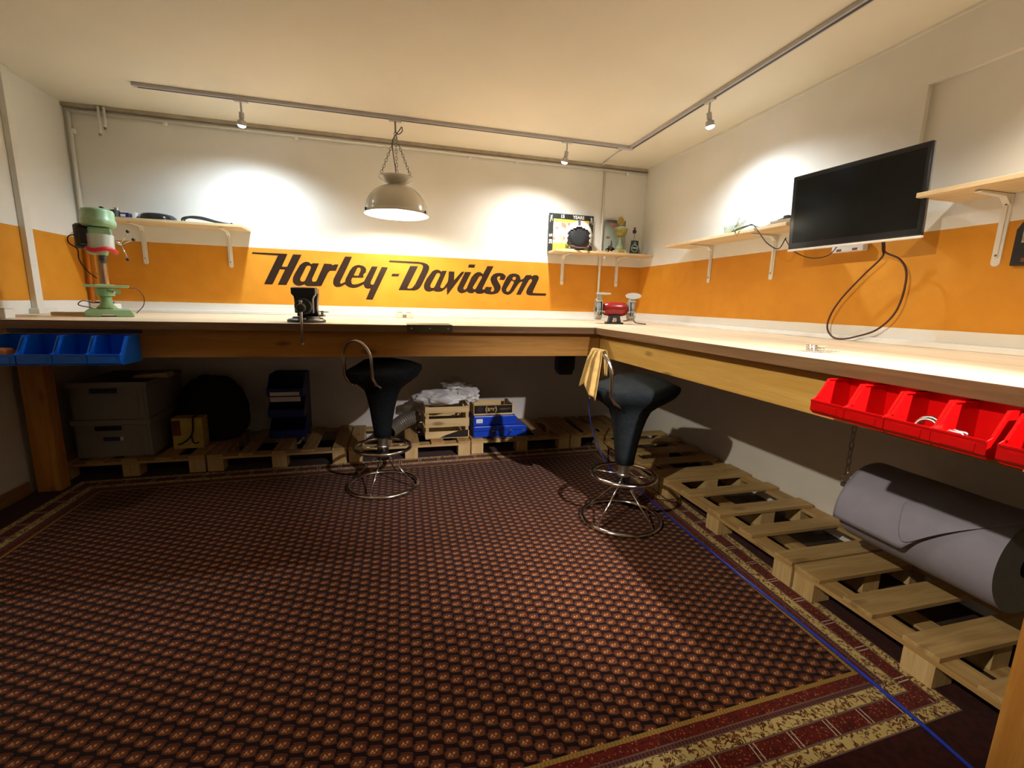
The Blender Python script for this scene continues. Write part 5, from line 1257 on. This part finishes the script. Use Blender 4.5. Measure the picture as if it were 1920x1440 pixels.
b = BM(); prism(b, [(-0.042, 0), (0.04, 0), (0.034, 0.112), (-0.030, 0.112)], -0.006, 0.006, 'y'); obj('card', b, soft('dark_green_card', srgb(30, 50, 42), 0.5), t, bevel=0.001)
b = BM(); torus(b, 0.029, 0.0028, (0.0, -0.0075, 0.048), 'y', 30, 6); torus(b, 0.008, 0.002, (0.0, -0.0075, 0.088), 'y', 16, 5)
prism(b, [(-0.020, 0.046), (0.020, 0.046), (0.018, 0.056), (-0.018, 0.056)], -0.0078, -0.0062, 'y'); obj('emblem', b, soft('pale_emblem', srgb(176, 190, 180), 0.5), t)
b = BM(); prism(b, [(0.04, 0), (0.07, 0), (0.045, 0.06)], 0.0, 0.01, 'y'); obj('stand', b, M_GREYPL, t)
t = thing('figurine', 'small dark purple-headed stick ornament behind the dark green card', 'ornament', (2.052, 3.67, z2))
b = BM(); lathe(b, [(0.001, 0), (0.014, 0), (0.014, 0.005), (0.001, 0.006)], 16); cyl(b, (0, 0, 0.005), (0, 0, 0.185), 0.0022, 8); obj('stick', b, M_GREYPL, t)
b = BM(); lathe(b, [(0.001, 0.180), (0.013, 0.182), (0.017, 0.195), (0.015, 0.208), (0.006, 0.214), (0.006, 0.221), (0.012, 0.224), (0.010, 0.229), (0.001, 0.230)], 16); obj('head', b, soft('purple_head', srgb(58, 40, 74), 0.4), t, smooth=True)
for x, wd, lab in ((1.405, 0.10, 'thin pale wooden strip lying on the corner shelf below the helmet'), (1.70, 0.09, 'thin pale wooden strip lying on the corner shelf right of the helmet'), (1.79, 0.04, 'short pale wooden strip lying on the corner shelf left of the trophy')):
    b = BM(); boxm(b, 0, 0, 0.0035, wd, 0.02, 0.006); o = obj('wood_strip', b, M_SHELF, loc=(x, 3.556, z2)); tag(o, lab, 'wood strip')

# ------------------------------------------------------------------ right wall shelf
z3 = SH3+0.019
t = thing('patterned_mug', 'pale blue patterned bowl-shaped mug with sticks on the right wall shelf', 'mug', (2.06, 2.47, z3))
b = BM(); lathe(b, [(0.001, 0), (0.042, 0), (0.048, 0.006), (0.058, 0.05), (0.066, 0.085), (0.063, 0.085), (0.055, 0.05), (0.044, 0.010), (0.001, 0.009)], 36); 
mm = base('mug_glaze', srgb(206, 222, 216), 0.2); tt = NT(mm); vo = tt.n('ShaderNodeTexVoronoi'); tt.set(vo.inputs['Vector'], tt.pos(True)); vo.inputs['Scale'].default_value = 38
tt.color(tt.mix(tt.m('SUBTRACT', 1.0, tt.step(vo.outputs['Distance'], 0.18, 0.28)), srgb(206, 222, 216), srgb(130, 150, 176)))
obj('bowl', b, mm, t, smooth=True)
b = BM(); tube(b, [(0.0, 0.02, 0.012), (0.0, 0.10, 0.145)], 0.005, 8); obj('stick', b, M_CREAM, t)
b = BM(); tube(b, [(-0.02, -0.02, 0.012), (-0.03, -0.075, 0.09)], 0.0035, 8); obj('stick', b, M_STEEL, t)
t = thing('cable', 'black cable with a plug lying on the right wall shelf and hanging behind the screen', 'cable', (2.0, 2.2, z3))
b = BM(); tube(b, [p-Vector((2.0, 2.2, z3)) for p in spline([(1.995, 2.36, z3-0.02), (1.955, 2.33, z3+0.004), (1.975, 2.28, z3+0.02), (1.99, 2.24, z3+0.022), (2.0, 2.2, z3+0.006), (2.02, 2.14, z3+0.012), (2.03, 2.12, z3+0.018)], 8)], 0.0028, 7)
tube(b, [p-Vector((2.0, 2.2, z3)) for p in spline([(1.99, 2.40, z3+0.008), (1.985, 2.33, z3+0.012), (1.98, 2.26, z3+0.020), (1.965, 2.22, z3+0.022), (1.945, 2.17, z3+0.0), (1.945, 2.12, z3-0.05), (1.95, 2.07, z3-0.10), (1.975, 2.02, z3-0.13), (2.0, 2.005, z3-0.075)], 8)], 0.0028, 7); obj('cord', b, M_CORD, t, smooth=True)
b = BM(); tube(b, [(0.03, -0.07, 0.016), (0.035, -0.10, 0.022), (0.04, -0.13, 0.030)], [0.008, 0.013, 0.012], 10); boxm(b, 0.043, -0.145, 0.034, 0.028, 0.026, 0.026); obj('plug', b, M_BLACK, t)
b = BM(); boxm(b, 0, 0, 0.011, 0.13, 0.13, 0.021); tag(obj('wood_block', b, wood('grey_wood', srgb(150, 132, 106), srgb(166, 148, 120), 1, 0), loc=(2.06, 2.055, z3)), 'flat greyish wood block on the right shelf next to the screen', 'wood block')
b = BM(); tube(b, [Vector(q) for q in [(0, 0, 0.004), (0, 0.04, 0.006), (0.02, 0.05, 0.004)]], 0.003, 6); tag(obj('steel_hook', b, M_STEEL, smooth=True, loc=(2.0, 2.40, z3)), 'small steel hook lying on the right wall shelf in front of the mug', 'hook')
